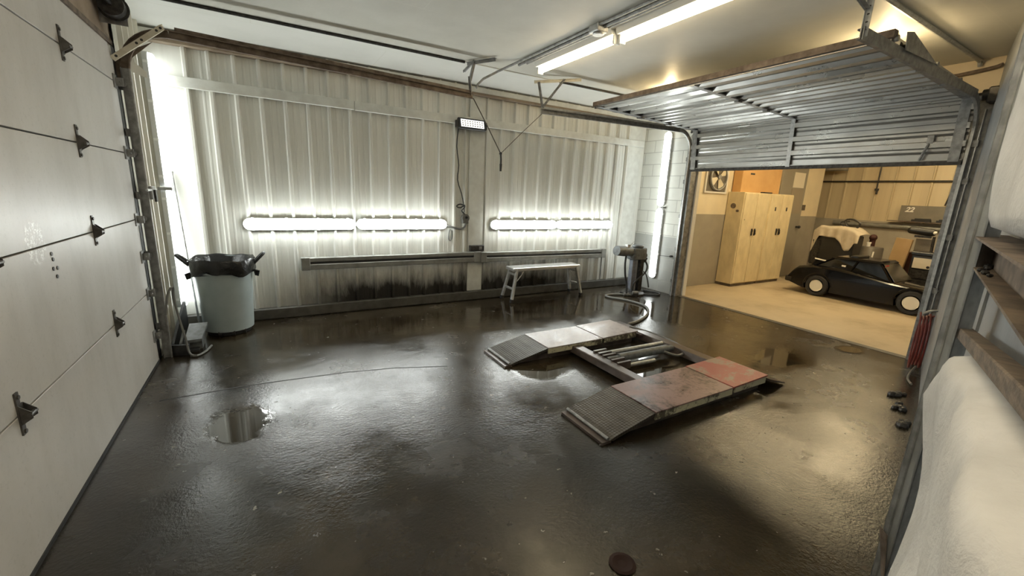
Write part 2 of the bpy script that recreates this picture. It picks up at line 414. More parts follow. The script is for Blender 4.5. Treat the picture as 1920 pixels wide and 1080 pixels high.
f = MB(); f.box((XL, YB - .10, 2.880), (XR, YB, 2.914)); struct(f, 'trim_5', 'brown_beam', bev=.004)

# left wall: return panel beside the door, header above it, the rest beside the camera
LT = 2.575; LY0, LY1 = .55, 4.585
pr = ribbed([4.86, 5.06, 5.27, 5.47], 4.70, YB, .03, .024, False)
f = MB(); f.loft([[(XL + h, u, z) for u, h in pr] for z in (0, ZC)], caps=False, closed=False)
f.box((XL - .12, 4.70, 0), (XL - .05, YB, ZC)); struct(f, 'wall_left', 'sheet_side', 'narrow ribbed cream return panel beside the sectional door')
f = MB(); f.box((XL - .12, ya - .1, LT + .03), (XL - .02, 4.72, ZC)); struct(f, 'wall_left_header', 'brown_beam')
f = MB(); f.box((XL - .12, ya - .1, 0), (XL - .06, LY0, LT + .03)); struct(f, 'wall_left_front', 'sheet_side')
f = MB(); f.box((XL - .12, 4.575, 0), (XL - .045, 4.72, LT + .03)); struct(f, 'trim_6', 'dark_steel')
f = MB(); f.box((XL - .045, 4.588, 0), (XL - .005, 4.70, LT)); struct(f, 'trim_gap_shade', 'black_rubber')  # black strip standing in for the shade in the gap beside the door

# right wall: block pier, header, near jamb
f = MB(); f.box((XR, 4.60, 0), (XR + .12, YB + .2, ZC)); struct(f, 'wall_right', 'block', 'painted block pier between the ribbed wall and the raised door')
f = MB(); f.box((XR, jy - .2, 2.66), (XR + .12, 4.60, ZC)); struct(f, 'wall_right_header', 'ceil_warm')
f = MB(); f.box((XR, 1.0, 0), (XR + .12, 1.53, 2.70)); struct(f, 'wall_right_jamb', 'galv_dark')
f = MB(); f.box((XR - .03, 4.575, 0), (XR + .14, 4.605, 2.66)); struct(f, 'trim_7', 'galv_dark')
f = MB(); f.box((XR + .12, 4.55, 0), (XR + .20, 4.66, 2.9)); struct(f, 'trim_8', 'white_paint')

# near wall (angled, insulated)
s0, s1 = (XL - .2) / wd.x, sJ + .05
f = MB(); f.prism([nw(s0, 0), nw(s1, 0), nw(s1, 0, -.1), nw(s0, 0, -.1)], (0, 0, ZC)); struct(f, 'wall_near', 'grey_sheet', 'grey sheet metal wall close to the camera')

# workshop shell
f = MB(); f.box((XR + .12, YI, 0), (11.25, YI + .1, ZC)); struct(f, 'wall_workshop_side', 'shop_wall', 'cream and grey wall behind the lockers')
pr = ribbed([-.9 + .305 * k for k in range(24)], -1.2, 6.3, .03, .02, False)
f = MB(); f.loft([[(12.0 - h, u, z) for u, h in pr] for z in (1.33, ZC)], caps=False, closed=False); struct(f, 'wall_workshop_end', 'sheet_far', 'cream ribbed steel wall at the far end of the workshop')
f = MB(); f.box((11.95, -1.2, 0), (12.05, 6.3, 1.33)); struct(f, 'wall_workshop_dado', 'shop_wall')
f = MB(); f.box((11.25, 6.2, 0), (12.1, 6.3, ZC)); f.box((11.15, YI + .1, 0), (11.25, 6.3, ZC)); struct(f, 'wall_workshop_return', 'shop_wall')
f = MB(); f.box((XR + .12, -1.2, 0), (12.1, -1.1, ZC)); struct(f, 'wall_workshop_front', 'shop_wall')
f = MB(); f.box((XR + .12, -1.2, 0), (XR + .2, 1.0, ZC)); struct(f, 'wall_workshop_near', 'shop_wall')

# floor joint
f = MB()
jp = [(-.79, 3.70), (-.3, 3.72), (.05, 3.70), (.5, 3.66), (.9, 3.58), (1.35, 3.42)]
for a, b in zip(jp, jp[1:]): f.bar((a[0], a[1], .0006), (b[0], b[1], .0006), .012, .001)
struct(f, 'trim_9', 'black_rubber')

# ------------------------------------------------------------------ left sectional door (door_1)
d1 = Root('door_1', (XL, 2.5, 0), 'closed grey white sectional door with black hinges', None, None, 'structure')
zs = [.012, .632, 1.26, 1.785, 2.31, LT]
for k in range(5):
    f = MB(); f.box((XL - .045, LY0, zs[k] + .004), (XL, LY1, zs[k + 1] - .004)); d1.part(f, 'door_section', 'door', bev=.0015)
f = MB(); f.box((XL - .052, LY0, .01), (XL - .046, LY1, LT)); d1.part(f, 'backing', 'black_rubber')  # black sheet added behind the sections so the seams read dark
f = MB(); f.box((XL - .03, LY0, LT - .004), (XL + .012, LY1, LT + .028)); d1.part(f, 'top_rail', 'rusty')
f = MB(); f.box((XL - .02, LY0, 0), (XL + .006, LY1, .02)); d1.part(f, 'bottom_seal', 'black_rubber')
def hinge(y, z, big=1.0):
    f = MB()
    f.box((XL, y - .014, z - .085), (XL + .006, y + .014, z + .10))
    f.prism([(XL + .006, y - .012, z - .04), (XL + .006, y - .012, z + .045), (XL + .042, y - .012, z + .012), (XL + .042, y - .012, z - .015)], (0, .003, 0))
    f.prism([(XL + .006, y + .03, z - .04), (XL + .006, y + .03, z + .045), (XL + .042, y + .03, z + .012), (XL + .042, y + .03, z - .015)], (0, .003, 0))
    f.box((XL + .001, y - .012, z - .045), (XL + .006, y + .033, z + .045))
    f.cyl((XL + .034, y - .016, z), (XL + .034, y + .04, z), .009, n=10)
    for q in (-.07, .08): f.cyl((XL + .005, y, z + q), (XL + .012, y, z + q), .009, n=8)
    d1.part(f, 'hinge', 'hinge_steel')
for z in zs[1:5]: hinge(3.53 if z > 1 else 3.62, z)
for z in zs[1:5]: hinge(2.32, z); hinge(1.15, z)
for y, z in ((2.895, 1.214), (2.90, 1.186), (2.885, 1.141), (2.93, 1.138), (2.91, 1.098)):
    f = MB(); f.cyl((XL - .002, y, z), (XL + .004, y, z), .010, n=10); d1.part(f, 'bolt_head', 'dark_steel')
for z in zs[1:5] + [.25, .95]:
    f = MB(); f.box((XL, 4.50, z - .05), (XL + .008, 4.575, z + .05)).box((XL + .008, 4.545, z - .03), (XL + .05, 4.555, z + .03))
    f.cyl((XL + .03, 4.52, z), (XL + .03, 4.65, z), .007, n=8).cyl((XL + .03, 4.625, z), (XL + .03, 4.645, z), .022, n=14)
    d1.part(f, 'roller_bracket', 'galv_dark')

# its track: vertical rail, bend, horizontal rail, brace and hanger
def rail(path, side, w=.062, t=.004, lip=.018):
    """C channel along a path in an XZ plane; side = +1/-1 open direction in y"""
    f = MB(); P = [V(p) for p in path]; rings = []
    for i, p in enumerate(P):
        t_ = (P[min(i + 1, len(P) - 1)] - P[max(i - 1, 0)]).normalized(); nrm = V((-t_.z, 0, t_.x)); y = V((0, side, 0))
        prof = [(-w / 2, .024), (-w / 2, 0), (w / 2, 0), (w / 2, .024), (w / 2 - lip * .5, .026), (w / 2 - t, .022), (w / 2 - t, t), (-w / 2 + t, t), (-w / 2 + t, .022), (-w / 2 + lip * .5, .026)]
        rings.append([p + nrm * a + y * b for a, b in prof])
    return f.loft(rings)
def bend(x, z, r, a0, a1, y, n=9): return [(x + r * cos(a0 + (a1 - a0) * k / n), y, z + r * sin(a0 + (a1 - a0) * k / n)) for k in range(n + 1)]
tl = Root('door_track', (XL + .06, 4.66, 0), 'brown steel track of the closed door, running overhead along the ribbed wall', 'door track')
xv = XL + .055; zt = 2.735
f = rail([(xv, 4.665, .0), (xv, 4.665, zt - .30)] , -1); tl.part(f, 'vertical_rail', 'galv_dark')
f = rail(bend(xv + .30, zt - .30, .30, PI, PI / 2, 4.665), -1); tl.part(f, 'bend', 'rusty')
f = rail([(xv + .30, 4.665, zt), (2.12, 4.665, 2.655)], -1); tl.part(f, 'horizontal_rail', 'rusty')
f = MB(); f.bar((xv + .34, 4.672, zt + .04), (2.10, 4.672, 2.69), .004, .05); tl.part(f, 'stiffening_angle', 'rusty')
a, b = V((-.93, 4.60, 2.47)), V((-.60, 4.60, 2.755))
f = MB(); f.bar(a, b, .006, .04, (0, 1, 0)); f.bar(a + V((0, -.055, 0)), b + V((0, -.055, 0)), .005, .038, (0, 0, 1)); f.bar(a + V((0, -.028, .018)), b + V((0, -.028, .018)), .055, .005, (0, 0, 1)); tb = tl.part(f, 'angle_brace', 'cream_steel', 'pale perforated angle brace over the bend')
bd = (b - a).normalized(); bn = V((-bd.z, 0, bd.x))
for t in (.08, .48, .58, .88, .96):
    p = a.lerp(b, t) + V((0, -.058, 0)); f = MB(); f.cyl(p, p + V((0, .003, 0)), .010, n=8); tl.sub(tb, f, 'bolt_hole', 'dark_steel')
def perf_bar(p, q, w=.035, n=9, side=(0, -1, 0)):
    f = MB(); f.bar(p, q, w, .004, side); f.bar(V(p) + V(side) * .014, V(q) + V(side) * .014, .004, w * .8, side); return f
f = perf_bar((2.105, 4.68, 2.66), (2.085, 4.68, 2.86)); tl.part(f, 'track_hanger', 'galv_dark')
f = perf_bar((2.085, 4.68, 2.82), (2.10, 4.60, 3.015), .035, 5, (1, 0, 0)); tl.part(f, 'track_hanger', 'galv_dark')
f = perf_bar((2.06, 4.69, 3.0), (2.24, 4.35, 3.0), .04, 5, (0, 0, -1)); tl.part(f, 'ceiling_angle', 'galv_dark')
f = perf_bar((2.06, 4.80, 2.93), (2.10, 4.62, 3.0), .03, 4, (1, 0, 0)); tl.part(f, 'ceiling_angle', 'galv_dark')
for z in (.30, .95, 1.45, 1.95, 2.30):
    f = MB(); f.box((XL - .04, 4.668, z - .03), (xv + .03, 4.678, z + .03)).cyl((xv, 4.655, z), (xv, 4.69, z), .008, n=8); tl.part(f, 'jamb_clip', 'galv_dark')
f = MB(); f.prism([(XL - .03, 4.672, 2.36), (XL + .05, 4.672, 2.36), (XL + .10, 4.672, 2.52), (XL + .24, 4.672, 2.66), (XL - .03, 4.672, 2.50)], (0, .006, 0)); tl.part(f, 'flag_bracket', 'rusty')
f = MB(); f.prism([(-.936, 4.95, 2.62), (-.875, 4.95, 2.62), (-.870, 4.95, 2.54), (-.80, 4.95, 2.48), (-.80, 4.95, 2.43), (-.936, 4.95, 2.48)], (0, .004, 0))
one(f, 'white_bracket', 'white_paint', 'small bent white bracket beside the bend of the left door track', 'bracket', (-.85, 4.95, 2.43))

# torsion spring gear above the closed door
ts = Root('torsion_spring', (XL + .08, 3.6, 2.78), 'dark torsion spring shaft with drum above the closed door', 'torsion spring')
f = MB(); f.cyl((XL + .08, .8, 2.80), (XL + .08, 4.6, 2.80), .014, n=12); ts.part(f, 'shaft', 'dark_steel', smooth=True)
f = MB(); f.tube([(XL + .08 + .032 * cos(k * .9), 2.4 + .0075 * k, 2.80 + .032 * sin(k * .9)) for k in range(180)], .006, 5, 0); ts.part(f, 'spring', 'dark_steel', smooth=True)
f = MB(); f.cyl((XL + .08, 4.36, 2.80), (XL + .08, 4.44, 2.80), .075, n=24).cyl((XL + .08, 4.44, 2.80), (XL + .08, 4.452, 2.80), .09, n=24); ts.part(f, 'cable_drum', 'dark_steel', smooth=True)
f = MB(); f.box((XL - .02, 4.49, 2.70), (XL + .14, 4.50, 2.90)); ts.part(f, 'bearing_plate', 'galv_dark')

# ------------------------------------------------------------------ raised ribbed door on the right (door_2)
d2 = Root('door_2', (XR - .06, 3.02, 2.08), 'raised ribbed steel sectional door hanging under the ceiling', None, None, 'structure')
M['rdoor'] = mat('ribbed door steel', (.50, .50, .48), .26, .9, (.40, .395, .375), 3.5, (.8, .8, 1.5), r2=.42)
DY0, DY1 = 1.485, 4.57
def section(p, q, nrm):
    """ribbed section from p (bottom edge) to q (top edge) in the XZ plane, spanning y"""
    p, q, nrm = V(p), V(q), V(nrm); L = (q - p).length; t = (q - p) / L
    prof = []
    k = 3; prof.append((0, 0)); prof.append((0, .03)); prof.append((.02, .03)); prof.append((.024, .004))
    for i in range(k):
        a = .045 + (L - .09) * i / k; w = (L - .09) / k
        prof += [(a, .004), (a + w * .22, .004), (a + w * .30, .011), (a + w * .38, .004), (a + w * .52, .004), (a + w * .58, .040), (a + w * .90, .040), (a + w * .97, .004)]
    prof += [(L - .024, .004), (L - .02, .03), (L, .03), (L, 0)]
    f = MB(); pts = [p + t * u + nrm * h for u, h in prof] + [q - nrm * .012, p - nrm * .012]
    f.prism([V((x.x, DY0, x.z)) for x in pts], (0, DY1 - DY0, 0)); return f
def stile(p, q, nrm, y, w=.05):
    p, q, nrm = V(p), V(q), V(nrm); f = MB()
    a = p + nrm * .034; b = q + nrm * .034; a.y = b.y = y
    f.bar(a, b, w, .012, nrm); f.bar(a - nrm * .02 + V((0, .024, 0)), b - nrm * .02 + V((0, .024, 0)), .004, .034, nrm); return f
zb = 2.085; xd = XR - .06
secs = [((xd, 0, zb), (xd - .045, 0, zb + .585), (-1, 0, .0)),
        ((xd - .085, 0, zb + .615), (xd - .70, 0, zb + .640), (0, 0, -1)), ((xd - .712, 0, zb + .640), (xd - 1.265, 0, zb + .665), (0, 0, -1)), ((xd - 1.277, 0, zb + .665), (xd - 2.06, 0, zb + .695), (0, 0, -1))]
for i, (p, q, nr) in enumerate(secs):
    f = section(p, q, nr); s_ = d2.part(f, 'door_section', 'rdoor')
    for y in (3.09,):
        d2.part(stile(p, q, nr, y), 'hinge_stile', 'galv')
    for y in (DY0 + .06, DY1 - .06):
        d2.part(stile(p, q, nr, y, .08), 'end_stile', 'galv_dark')
    for y in (DY0 + .06, 3.09, DY1 - .06):
        if i < 3:
            h = V(q) + V(nr) * .045; f = MB(); f.box((h.x - .035, y - .025, h.z - .012), (h.x + .035, y + .025, h.z + .012)).cyl((h.x, y - .035, h.z), (h.x, y + .035, h.z), .010, n=8); d2.part(f, 'hinge', 'galv_dark')
f = MB(); f.box((xd - .035, DY0, zb - .03), (xd + .012, DY1, zb + .012)); d2.part(f, 'bottom_rail', 'dark_steel')
f = MB(); f.bar((xd - 2.06, DY0 - .02, zb + .70), (xd - 2.06, DY1 + .02, zb + .70), .06, .05); d2.part(f, 'strut', 'rusty')
for y in (DY0 + .03, DY1 - .03):
    for i, (p, q, nr) in enumerate(secs):
        c = V(p).lerp(V(q), .97); c.y = y; k = -1 if y < 3 else 1
        f = MB(); f.cyl(c + V(nr) * .02, c + V(nr) * .02 + V((0, k * .05, 0)), .007, n=8).cyl(c + V(nr) * .02 + V((0, k * .045, 0)), c + V(nr) * .02 + V((0, k * .062, 0)), .021, n=14); d2.part(f, 'roller', 'galv_dark')
f = MB(); f.tube([(xd - .03, 1.74, zb + .23), (xd - .06, 1.76, zb + .14), (xd - .04, 1.80, zb + .02)], .012, 8); f.box((xd - .06, 1.72, zb + .18), (xd - .03, 1.77, zb + .26)); d2.part(f, 'lift_handle', 'galv_dark')
f = MB(); f.box((xd - .05, DY0 + .03, zb + .15), (xd - .04, DY0 + .15, zb + .22)); d2.part(f, 'bottom_bracket', 'galv')

def right_track(y, side, label, x_end, z0, z1):
    t = Root('door_track', (XR - .06, y, 0), label, 'door track')
    x = XR - .045
    t.part(rail([(x, y, 0), (x, y, z0 - .30)], side), 'vertical_rail', 'galv')
    t.part(rail(bend(x - .30, z0 - .30, .30, 0, PI / 2, y), side), 'bend', 'galv')
    t.part(rail([(x - .30, y, z0), (x_end, y, z1)], side), 'horizontal_rail', 'galv_dark')
    f = MB(); f.box((x - .005, y - side * .03 - .004, .0), (XR - .002, y - side * .03 + .004, z0 - .1)); t.part(f, 'wall_angle', 'galv')
    for z in (.25, .8, 1.35, 1.9, 2.25):
        f = MB(); f.box((x - .01, y - side * .03 - .012, z - .03), (x + .035, y - .0, z + .03) if side > 0 else (x + .035, y + .045, z + .03)).cyl((x + .01, y - side * .05, z), (x + .01, y + side * .0, z), .009, n=8); t.part(f, 'jamb_clip', 'galv_dark')
    return t, x
t, x = right_track(4.645, -1, 'grey steel track on the far side of the raised door, beside the block pier', 3.05, 2.66, 2.61)
f = MB(); f.bar((3.06, 4.655, 2.655), (5.6, 4.655, 2.70), .004, .035); t.part(f, 'perforated_angle', 'galv')
t.part(perf_bar((3.09, 4.66, 2.60), (3.00, 4.66, 2.94)), 'track_hanger', 'galv_dark')
t.part(perf_bar((3.07, 4.65, 2.66), (3.27, 4.50, 2.985), .028), 'track_hanger', 'galv_dark')
t.part(perf_bar((2.96, 4.70, 2.955), (3.45, 4.40, 3.0), .04, 8, (0, 0, -1)), 'ceiling_angle', 'cream_steel')
t, x = right_track(1.455, 1, 'grey steel track on the near side of the raised door, nearest the camera', 3.34, 2.66, 2.68)
f = MB(); f.bar((3.34, 1.445, 2.68), (5.66, 1.445, 2.655), .006, .075); t.part(f, 'stiffening_angle', 'galv_dark')
t.part(perf_bar((3.36, 1.46, 2.66), (3.36, 1.46, ZC), .045), 'track_hanger', 'galv')
t.part(perf_bar((3.34, 1.46, 2.82), (2.75, 1.50, ZC), .03), 'track_hanger', 'galv')
for k in range(7):
    f = MB(); f.cyl((3.36 - .002, 1.452, 2.70 + .045 * k), (3.36 + .002, 1.440, 2.70 + .045 * k), .006, n=6); t.part(f, 'bolt_hole', 'dark_steel')
f = MB(); f.prism([(4.55, 1.425, 2.70), (3.95, 1.425, 2.69), (3.92, 1.425, 2.80), (4.02, 1.425, 2.82)], (0, .006, 0)); t.part(f, 'end_plate', 'galv_dark')
# spring bracket box at the near top corner
b_ = Root('spring_bracket', (XR - .1, 1.30, 2.62), 'black bearing bracket on the wall above the near door track', 'bracket')
f = MB(); f.box((XR - .14, 1.22, 2.60), (XR - .01, 1.42, 2.74)); b_.part(f, 'plate', 'dark_steel', bev=.01)
f = MB(); f.cyl((XR - .08, 1.20, 2.68), (XR - .08, 1.46, 2.68), .05, n=18); b_.part(f, 'drum', 'black_plastic', smooth=True)
f = MB(); f.cyl((XR - .08, 1.46, 2.69), (XR - .08, 4.58, 2.72), .014, n=12); b_.part(f, 'shaft', 'dark_steel')

# pull rope slung between the two hangers
pr_ = Root('pull_rope', (2.5, 4.63, 1.86), 'dark pull rope slung in a V below the overhead tracks', 'rope')
f = MB(); f.tube([(2.12, 4.64, 2.63), (2.30, 4.635, 2.36), (2.49, 4.63, 2.06)], .006, 6, 1).tube([(2.49, 4.63, 2.06), (2.78, 4.635, 2.33), (3.07, 4.64, 2.59)], .004, 6, 1); pr_.part(f, 'rope', 'rope')
f = MB(); f.tube([(2.49, 4.63, 2.07), (2.497, 4.63, 1.99), (2.497, 4.63, 1.93)], .012, 8, 1).cyl((2.497, 4.63, 1.94), (2.497, 4.63, 1.855), .016, .012, 10).sph((2.49, 4.63, 2.06), .018); pr_.part(f, 'pull_handle', 'black_rubber')

# ------------------------------------------------------------------ wall lights
def wall_light(loc, L, label, group, mat_, rz=None, rot=None):
    """vapour tight light, local: length along x, lens to -y, origin at its middle back"""
    r = Root('wall_light', loc, label, 'light', group, local=True)
    def stad(h, l, y): return [(sx * (l - h) + h * cos(a) , y, h * sin(a)) for sx, a0 in ((1, -PI / 2), (-1, PI / 2)) for a in [a0 + PI * k / 8 for k in range(9)]]
    f = MB(); f.loft([stad(.070, L / 2, 0), stad(.070, L / 2, -.035), stad(.066, L / 2 - .004, -.040)]); r.part(f, 'housing', 'housing', smooth=True)
    f = MB(); f.loft([stad(.060, L / 2 - .008, -.038), stad(.059, L / 2 - .01, -.062), stad(.050, L / 2 - .02, -.080), stad(.032, L / 2 - .04, -.088)]); r.part(f, 'diffuser', mat_, smooth=True, flat_angle=60)
    for k in (-.42, -.14, .14, .42):
        for sz in (-1, 1):
            f = MB(); f.box((L * k - .012, -.042, sz * .066 - .005), (L * k + .012, -.004, sz * .066 + .009)); r.part(f, 'clip', 'white_plastic')
    if rot: r.o.rotation_euler = rot
    return r.o
yl = YB - .03
G = 'horizontal lights on the ribbed wall'
w1 = wall_light((.36, yl, 1.137), 1.21, 'lit white wall light farthest left on the ribbed wall, nearest the trash can', G, 'tube')
copy_tree(w1, (1.575, yl, 1.137), 'lit white wall light with a grey cord running from its right end')
copy_tree(w1, (3.475, yl, 1.130), 'lit white wall light above the heater, just right of the flat wall post')
copy_tree(w1, (4.685, yl, 1.130), 'lit white wall light at the right end of the ribbed wall')
G2 = 'vertical lights in the room corners'
v1 = wall_light((XL + .035, 5.50, 2.14), 1.24, 'upper lit vertical light in the corner above the trash can', G2, 'tube_side', rot=(0, PI / 2, PI / 2))
copy_tree(v1, (XL + .035, 5.50, .88), 'lower lit vertical light in the corner behind the trash can')
copy_tree(v1, (XR - .003, 5.10, 2.10), 'upper lit vertical light on the block pier beside the raised door', (0, PI / 2, -PI / 2))
copy_tree(v1, (XR - .003, 5.10, .84), 'lower lit vertical light on the block pier behind the pump', (0, PI / 2, -PI / 2))
f = MB(); f.cyl((XL + .12, 5.42, 1.50), (XL + .12, 5.46, 1.50), .010, n=8).box((XL + .02, 5.41, 1.485), (XL + .13, 5.43, 1.515)); one(f, 'light_clip', 'galv_dark', 'small grey clip joining the two vertical lights in the left corner', 'clip', (XL + .07, 5.42, 1.5))
f = MB(); f.box((XR - .10, 5.015, 1.455), (XR - .003, 5.03, 1.485)).cyl((XR - .09, 4.99, 1.47), (XR - .09, 5.04, 1.47), .014, n=10); one(f, 'light_clip', 'galv_dark', 'small grey clip joining the two vertical lights on the block pier', 'clip', (XR - .05, 5.02, 1.47))

# ceiling strip lights
M['fill_tube'] = emis('added fill tube', (1.0, .88, .66), 32.0)
def ceil_light(y0, y1, x, label, tubes=((.012, 'warm_tube'),)):
    r = Root('ceiling_light', (x, (y0 + y1) / 2, ZC), label, 'light', 'strip lights along the ceiling')
    f = MB(); f.prism([(x - .065, y0, ZC), (x + .065, y0, ZC), (x + .05, y0, ZC - .045), (x - .05, y0, ZC - .045)], (0, y1 - y0, 0)); r.part(f, 'housing', 'white_plastic')
    for dx, tm in tubes:
        f = MB(); f.cyl((x + dx, y0 + .02, ZC - .082), (x + dx, y1 - .02, ZC - .082), .022, n=16); r.part(f, 'tube', tm, smooth=True)
    for y in (y0 + .008, y1 - .008):
        f = MB(); f.box((x - .02, y - .010, ZC - .112), (x + .045, y + .010, ZC - .04)); r.part(f, 'lamp_holder', 'white_plastic')
    return r
ceil_light(3.06, 4.27, 2.745, 'lit strip light on the ceiling nearest the ribbed wall')
ceil_light(1.80, 3.035, 2.775, 'lit strip light on the ceiling cut off by the top of the photo')
ceil_light(.12, 1.34, .45, 'unseen lit twin strip light added as fill on the ceiling above the camera', ((-.035, 'fill_tube'), (.035, 'fill_tube')))  # unseen fitting, added to brighten the near end of the room
# conduits beside them
for i, (dx, r_, lb) in enumerate(((-.14, .016, 'left grey conduit along the ceiling strip lights'), (-.20, .013, 'thin grey conduit on the ceiling farthest left of the strip lights'), (-.095, .011, 'thin grey conduit on the ceiling touching the strip light housing'))):
    f = MB(); x = 2.70 + dx
    if i == 1: f.tube([(x + .05, .2, ZC - .02), (x + .02, 2.5, ZC - .02), (x, 4.3, ZC - .02), (2.22, 4.60, 2.84), (2.15, 4.63, 2.74)], r_, 8, 2)
    else: f.tube([(x + .06, .2, ZC - .02), (x + .02, 2.5, ZC - .02), (x, 4.4 - .05 * i, ZC - .02)], r_, 8, 1)
    one(f, 'conduit', 'galv_dark', lb, 'conduit', (x, 2.5, ZC - .02), smooth=True)
f = MB(); f.box((2.50, 3.02, ZC - .06), (2.62, 3.14, ZC)).cyl((2.56, 3.08, ZC - .075), (2.56, 3.08, ZC - .06), .05, n=16); one(f, 'junction_box', 'galv', 'grey junction box on the ceiling beside the strip lights', 'junction box', (2.56, 3.08, ZC), bev=.006)
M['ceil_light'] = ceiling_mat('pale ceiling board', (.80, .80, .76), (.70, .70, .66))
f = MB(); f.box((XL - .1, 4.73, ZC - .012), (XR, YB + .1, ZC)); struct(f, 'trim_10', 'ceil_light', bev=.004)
f = MB(); f.cyl((XL, 4.714, ZC - .014), (2.04, 4.714, ZC - .014), .013, n=10).cyl((3.35, 4.714, ZC - .014), (XR - .05, 4.714, ZC - .014), .012, n=10); one(f, 'ceiling_pipe', 'dark_steel', 'thin grey pipe along the ceiling above the door tracks', 'pipe', (2, 4.70, ZC - .016))
# right hand conduit and wall pipe
f = MB(); f.tube([(2.9, 1.52, ZC - .02), (5.75, 1.55, ZC - .02), (5.90, 1.55, ZC - .025), (XR - .02, 1.55, ZC - .06)], .018, 10, 3); one(f, 'conduit', 'galv', 'grey conduit on the ceiling above the near door track', 'conduit', (4.5, 1.54, ZC - .02), smooth=True)
f = MB(); f.tube([(XR - .03, 2.6, 2.99), (XR - .03, 2.2, 2.99), (XR - .04, 2.0, 2.93), (XR - .03, 1.8, 2.90), (XR - .03, 1.45, 2.925), (XR - .03, jy + .02, 2.95)], .017, 8, 3); f.box((XR - .05, 1.98, 2.90), (XR - .002, 2.05, 2.99)); one(f, 'wall_pipe', 'rusty', 'rusty pipe across the wall above the near track of the raised door', 'pipe', (XR - .03, 1.9, 2.93), smooth=True)
# bare bulb above the raised door
bl = Root('ceiling_bulb', (4.62, 4.05, ZC), 'lit bare bulb on the ceiling above the raised door', 'light')
f = MB(); f.lathe([(.055, ZC), (.055, ZC - .03), (.03, ZC - .045)], (4.62, 4.05, 0), 20); bl.part(f, 'lamp_holder', 'white_plastic', smooth=True)
f = MB(); f.sph((4.62, 4.05, ZC - .075), .036, 16, (1, 1, 1.2)); bl.part(f, 'bulb', 'bulb', smooth=True)
b2 = Root('ceiling_bulb', (4.6, 1.8, ZC), 'lit bare bulb hidden between the raised door and the ceiling', 'light')
f = MB(); f.lathe([(.055, ZC), (.055, ZC - .04), (.028, ZC - .05), (.028, ZC - .11), (.02, ZC - .115)], (4.6, 1.8, 0), 20); b2.part(f, 'lamp_holder', 'white_plastic', smooth=True)
f = MB(); f.sph((4.6, 1.8, ZC - .145), .036, 16, (1, 1, 1.2)); b2.part(f, 'bulb', 'bulb', smooth=True)

# flood light with its cord, box and outlet
fl = Root('flood_light', (2.51, YB - .10, 2.49), 'black rectangular led flood light on the white rail', 'light')
T = Matrix.Translation((2.51, YB - .13, 2.49)) @ Euler((math.radians(-16), 0, 0)).to_matrix().to_4x4()
f = MB(); f.box((-.205, -.02, -.075), (.205, .03, .075), T); fl.part(f, 'body', 'black_plastic', bev=.012, seg=2)
f = MB(); f.box((-.17, -.026, -.05), (.17, -.0205, .05), T); fl.part(f, 'led_panel', 'led')
f = MB()
for k in range(9):
    for j in range(3): f.box((-.155 + .036 * k, -.028, -.04 + .029 * j), (-.135 + .036 * k, -.0262, -.022 + .029 * j), T)
fl.part(f, 'led_grid', 'white_plastic')
for xx in (2.29, 2.72):
    f = MB(); f.box((xx, YB - .15, 2.44), (xx + .01, YB - .064, 2.53)); fl.part(f, 'yoke_arm', 'black_plastic')
f = MB(); f.tube([(2.33, YB - .09, 2.43), (2.325, YB - .05, 2.2), (2.36, YB - .045, 1.95), (2.345, YB - .045, 1.75), (2.41, YB - .05, 1.55), (2.445, YB - .06, 1.36), (2.44, YB - .06, 1.30)], .007, 6); fl.part(f, 'cord', 'black_rubber')
sw = Root('switch_box', (2.46, YB - .05, 1.22), 'round grey switch box with a loop of dark cord on the ribbed wall', 'switch')
f = MB(); f.cyl((2.465, YB - .03, 1.225), (2.465, YB - .085, 1.225), .058, n=20).box((2.42, YB - .08, 1.15), (2.51, YB - .03, 1.23)); sw.part(f, 'box', 'rubber_grey', bev=.004)
f = MB(); f.cyl((2.47, YB - .085, 1.235), (2.47, YB - .10, 1.235), .018, n=12); sw.part(f, 'toggle', 'black_plastic')
f = MB(); f.tube([(2.45, YB - .07, 1.28), (2.40, YB - .08, 1.33), (2.44, YB - .10, 1.39), (2.37, YB - .09, 1.42), (2.32, YB - .08, 1.39), (2.38, YB - .07, 1.37), (2.45, YB - .08, 1.41)], .009, 6); sw.part(f, 'cord_loop', 'black_rubber')
f = MB(); f.tube([(2.475, YB - .06, 1.17), (2.46, YB - .055, 1.10), (2.40, YB - .05, 1.068), (2.30, YB - .05, 1.085), (2.18, YB - .05, 1.12)], .014, 8); sw.part(f, 'cable', 'rubber_grey', smooth=True)
f = MB(); f.tube([(2.27, YB - .035, 1.05), (2.275, YB - .03, .95), (2.25, YB - .03, .90), (2.225, YB - .03, .93), (2.23, YB - .035, 1.02), (2.245, YB - .035, 1.06)], .008, 6); one(f, 'wire_hook', 'rubber_grey', 'loop of grey wire hanging on the ribbed wall below the wall light cord', 'wire', (2.25, YB - .03, .95))
ob = Root('outlet_box', (2.65, YB - .06, .79), 'dark outlet box on the flat wall post above the heater', 'outlet')
f = MB(); f.box((2.54, YB - .09, .745), (2.77, YB - .034, .83)); ob.part(f, 'box', 'dark_steel', bev=.008)
f = MB(); f.box((2.68, YB - .094, .765), (2.73, YB - .089, .81)); ob.part(f, 'cover', 'galv_dark')
f = MB(); f.tube([(2.74, YB - .07, .745), (2.76, YB - .10, .68), (2.76, YB - .10, .57)], .008, 6); ob.part(f, 'wire', 'rubber_grey')

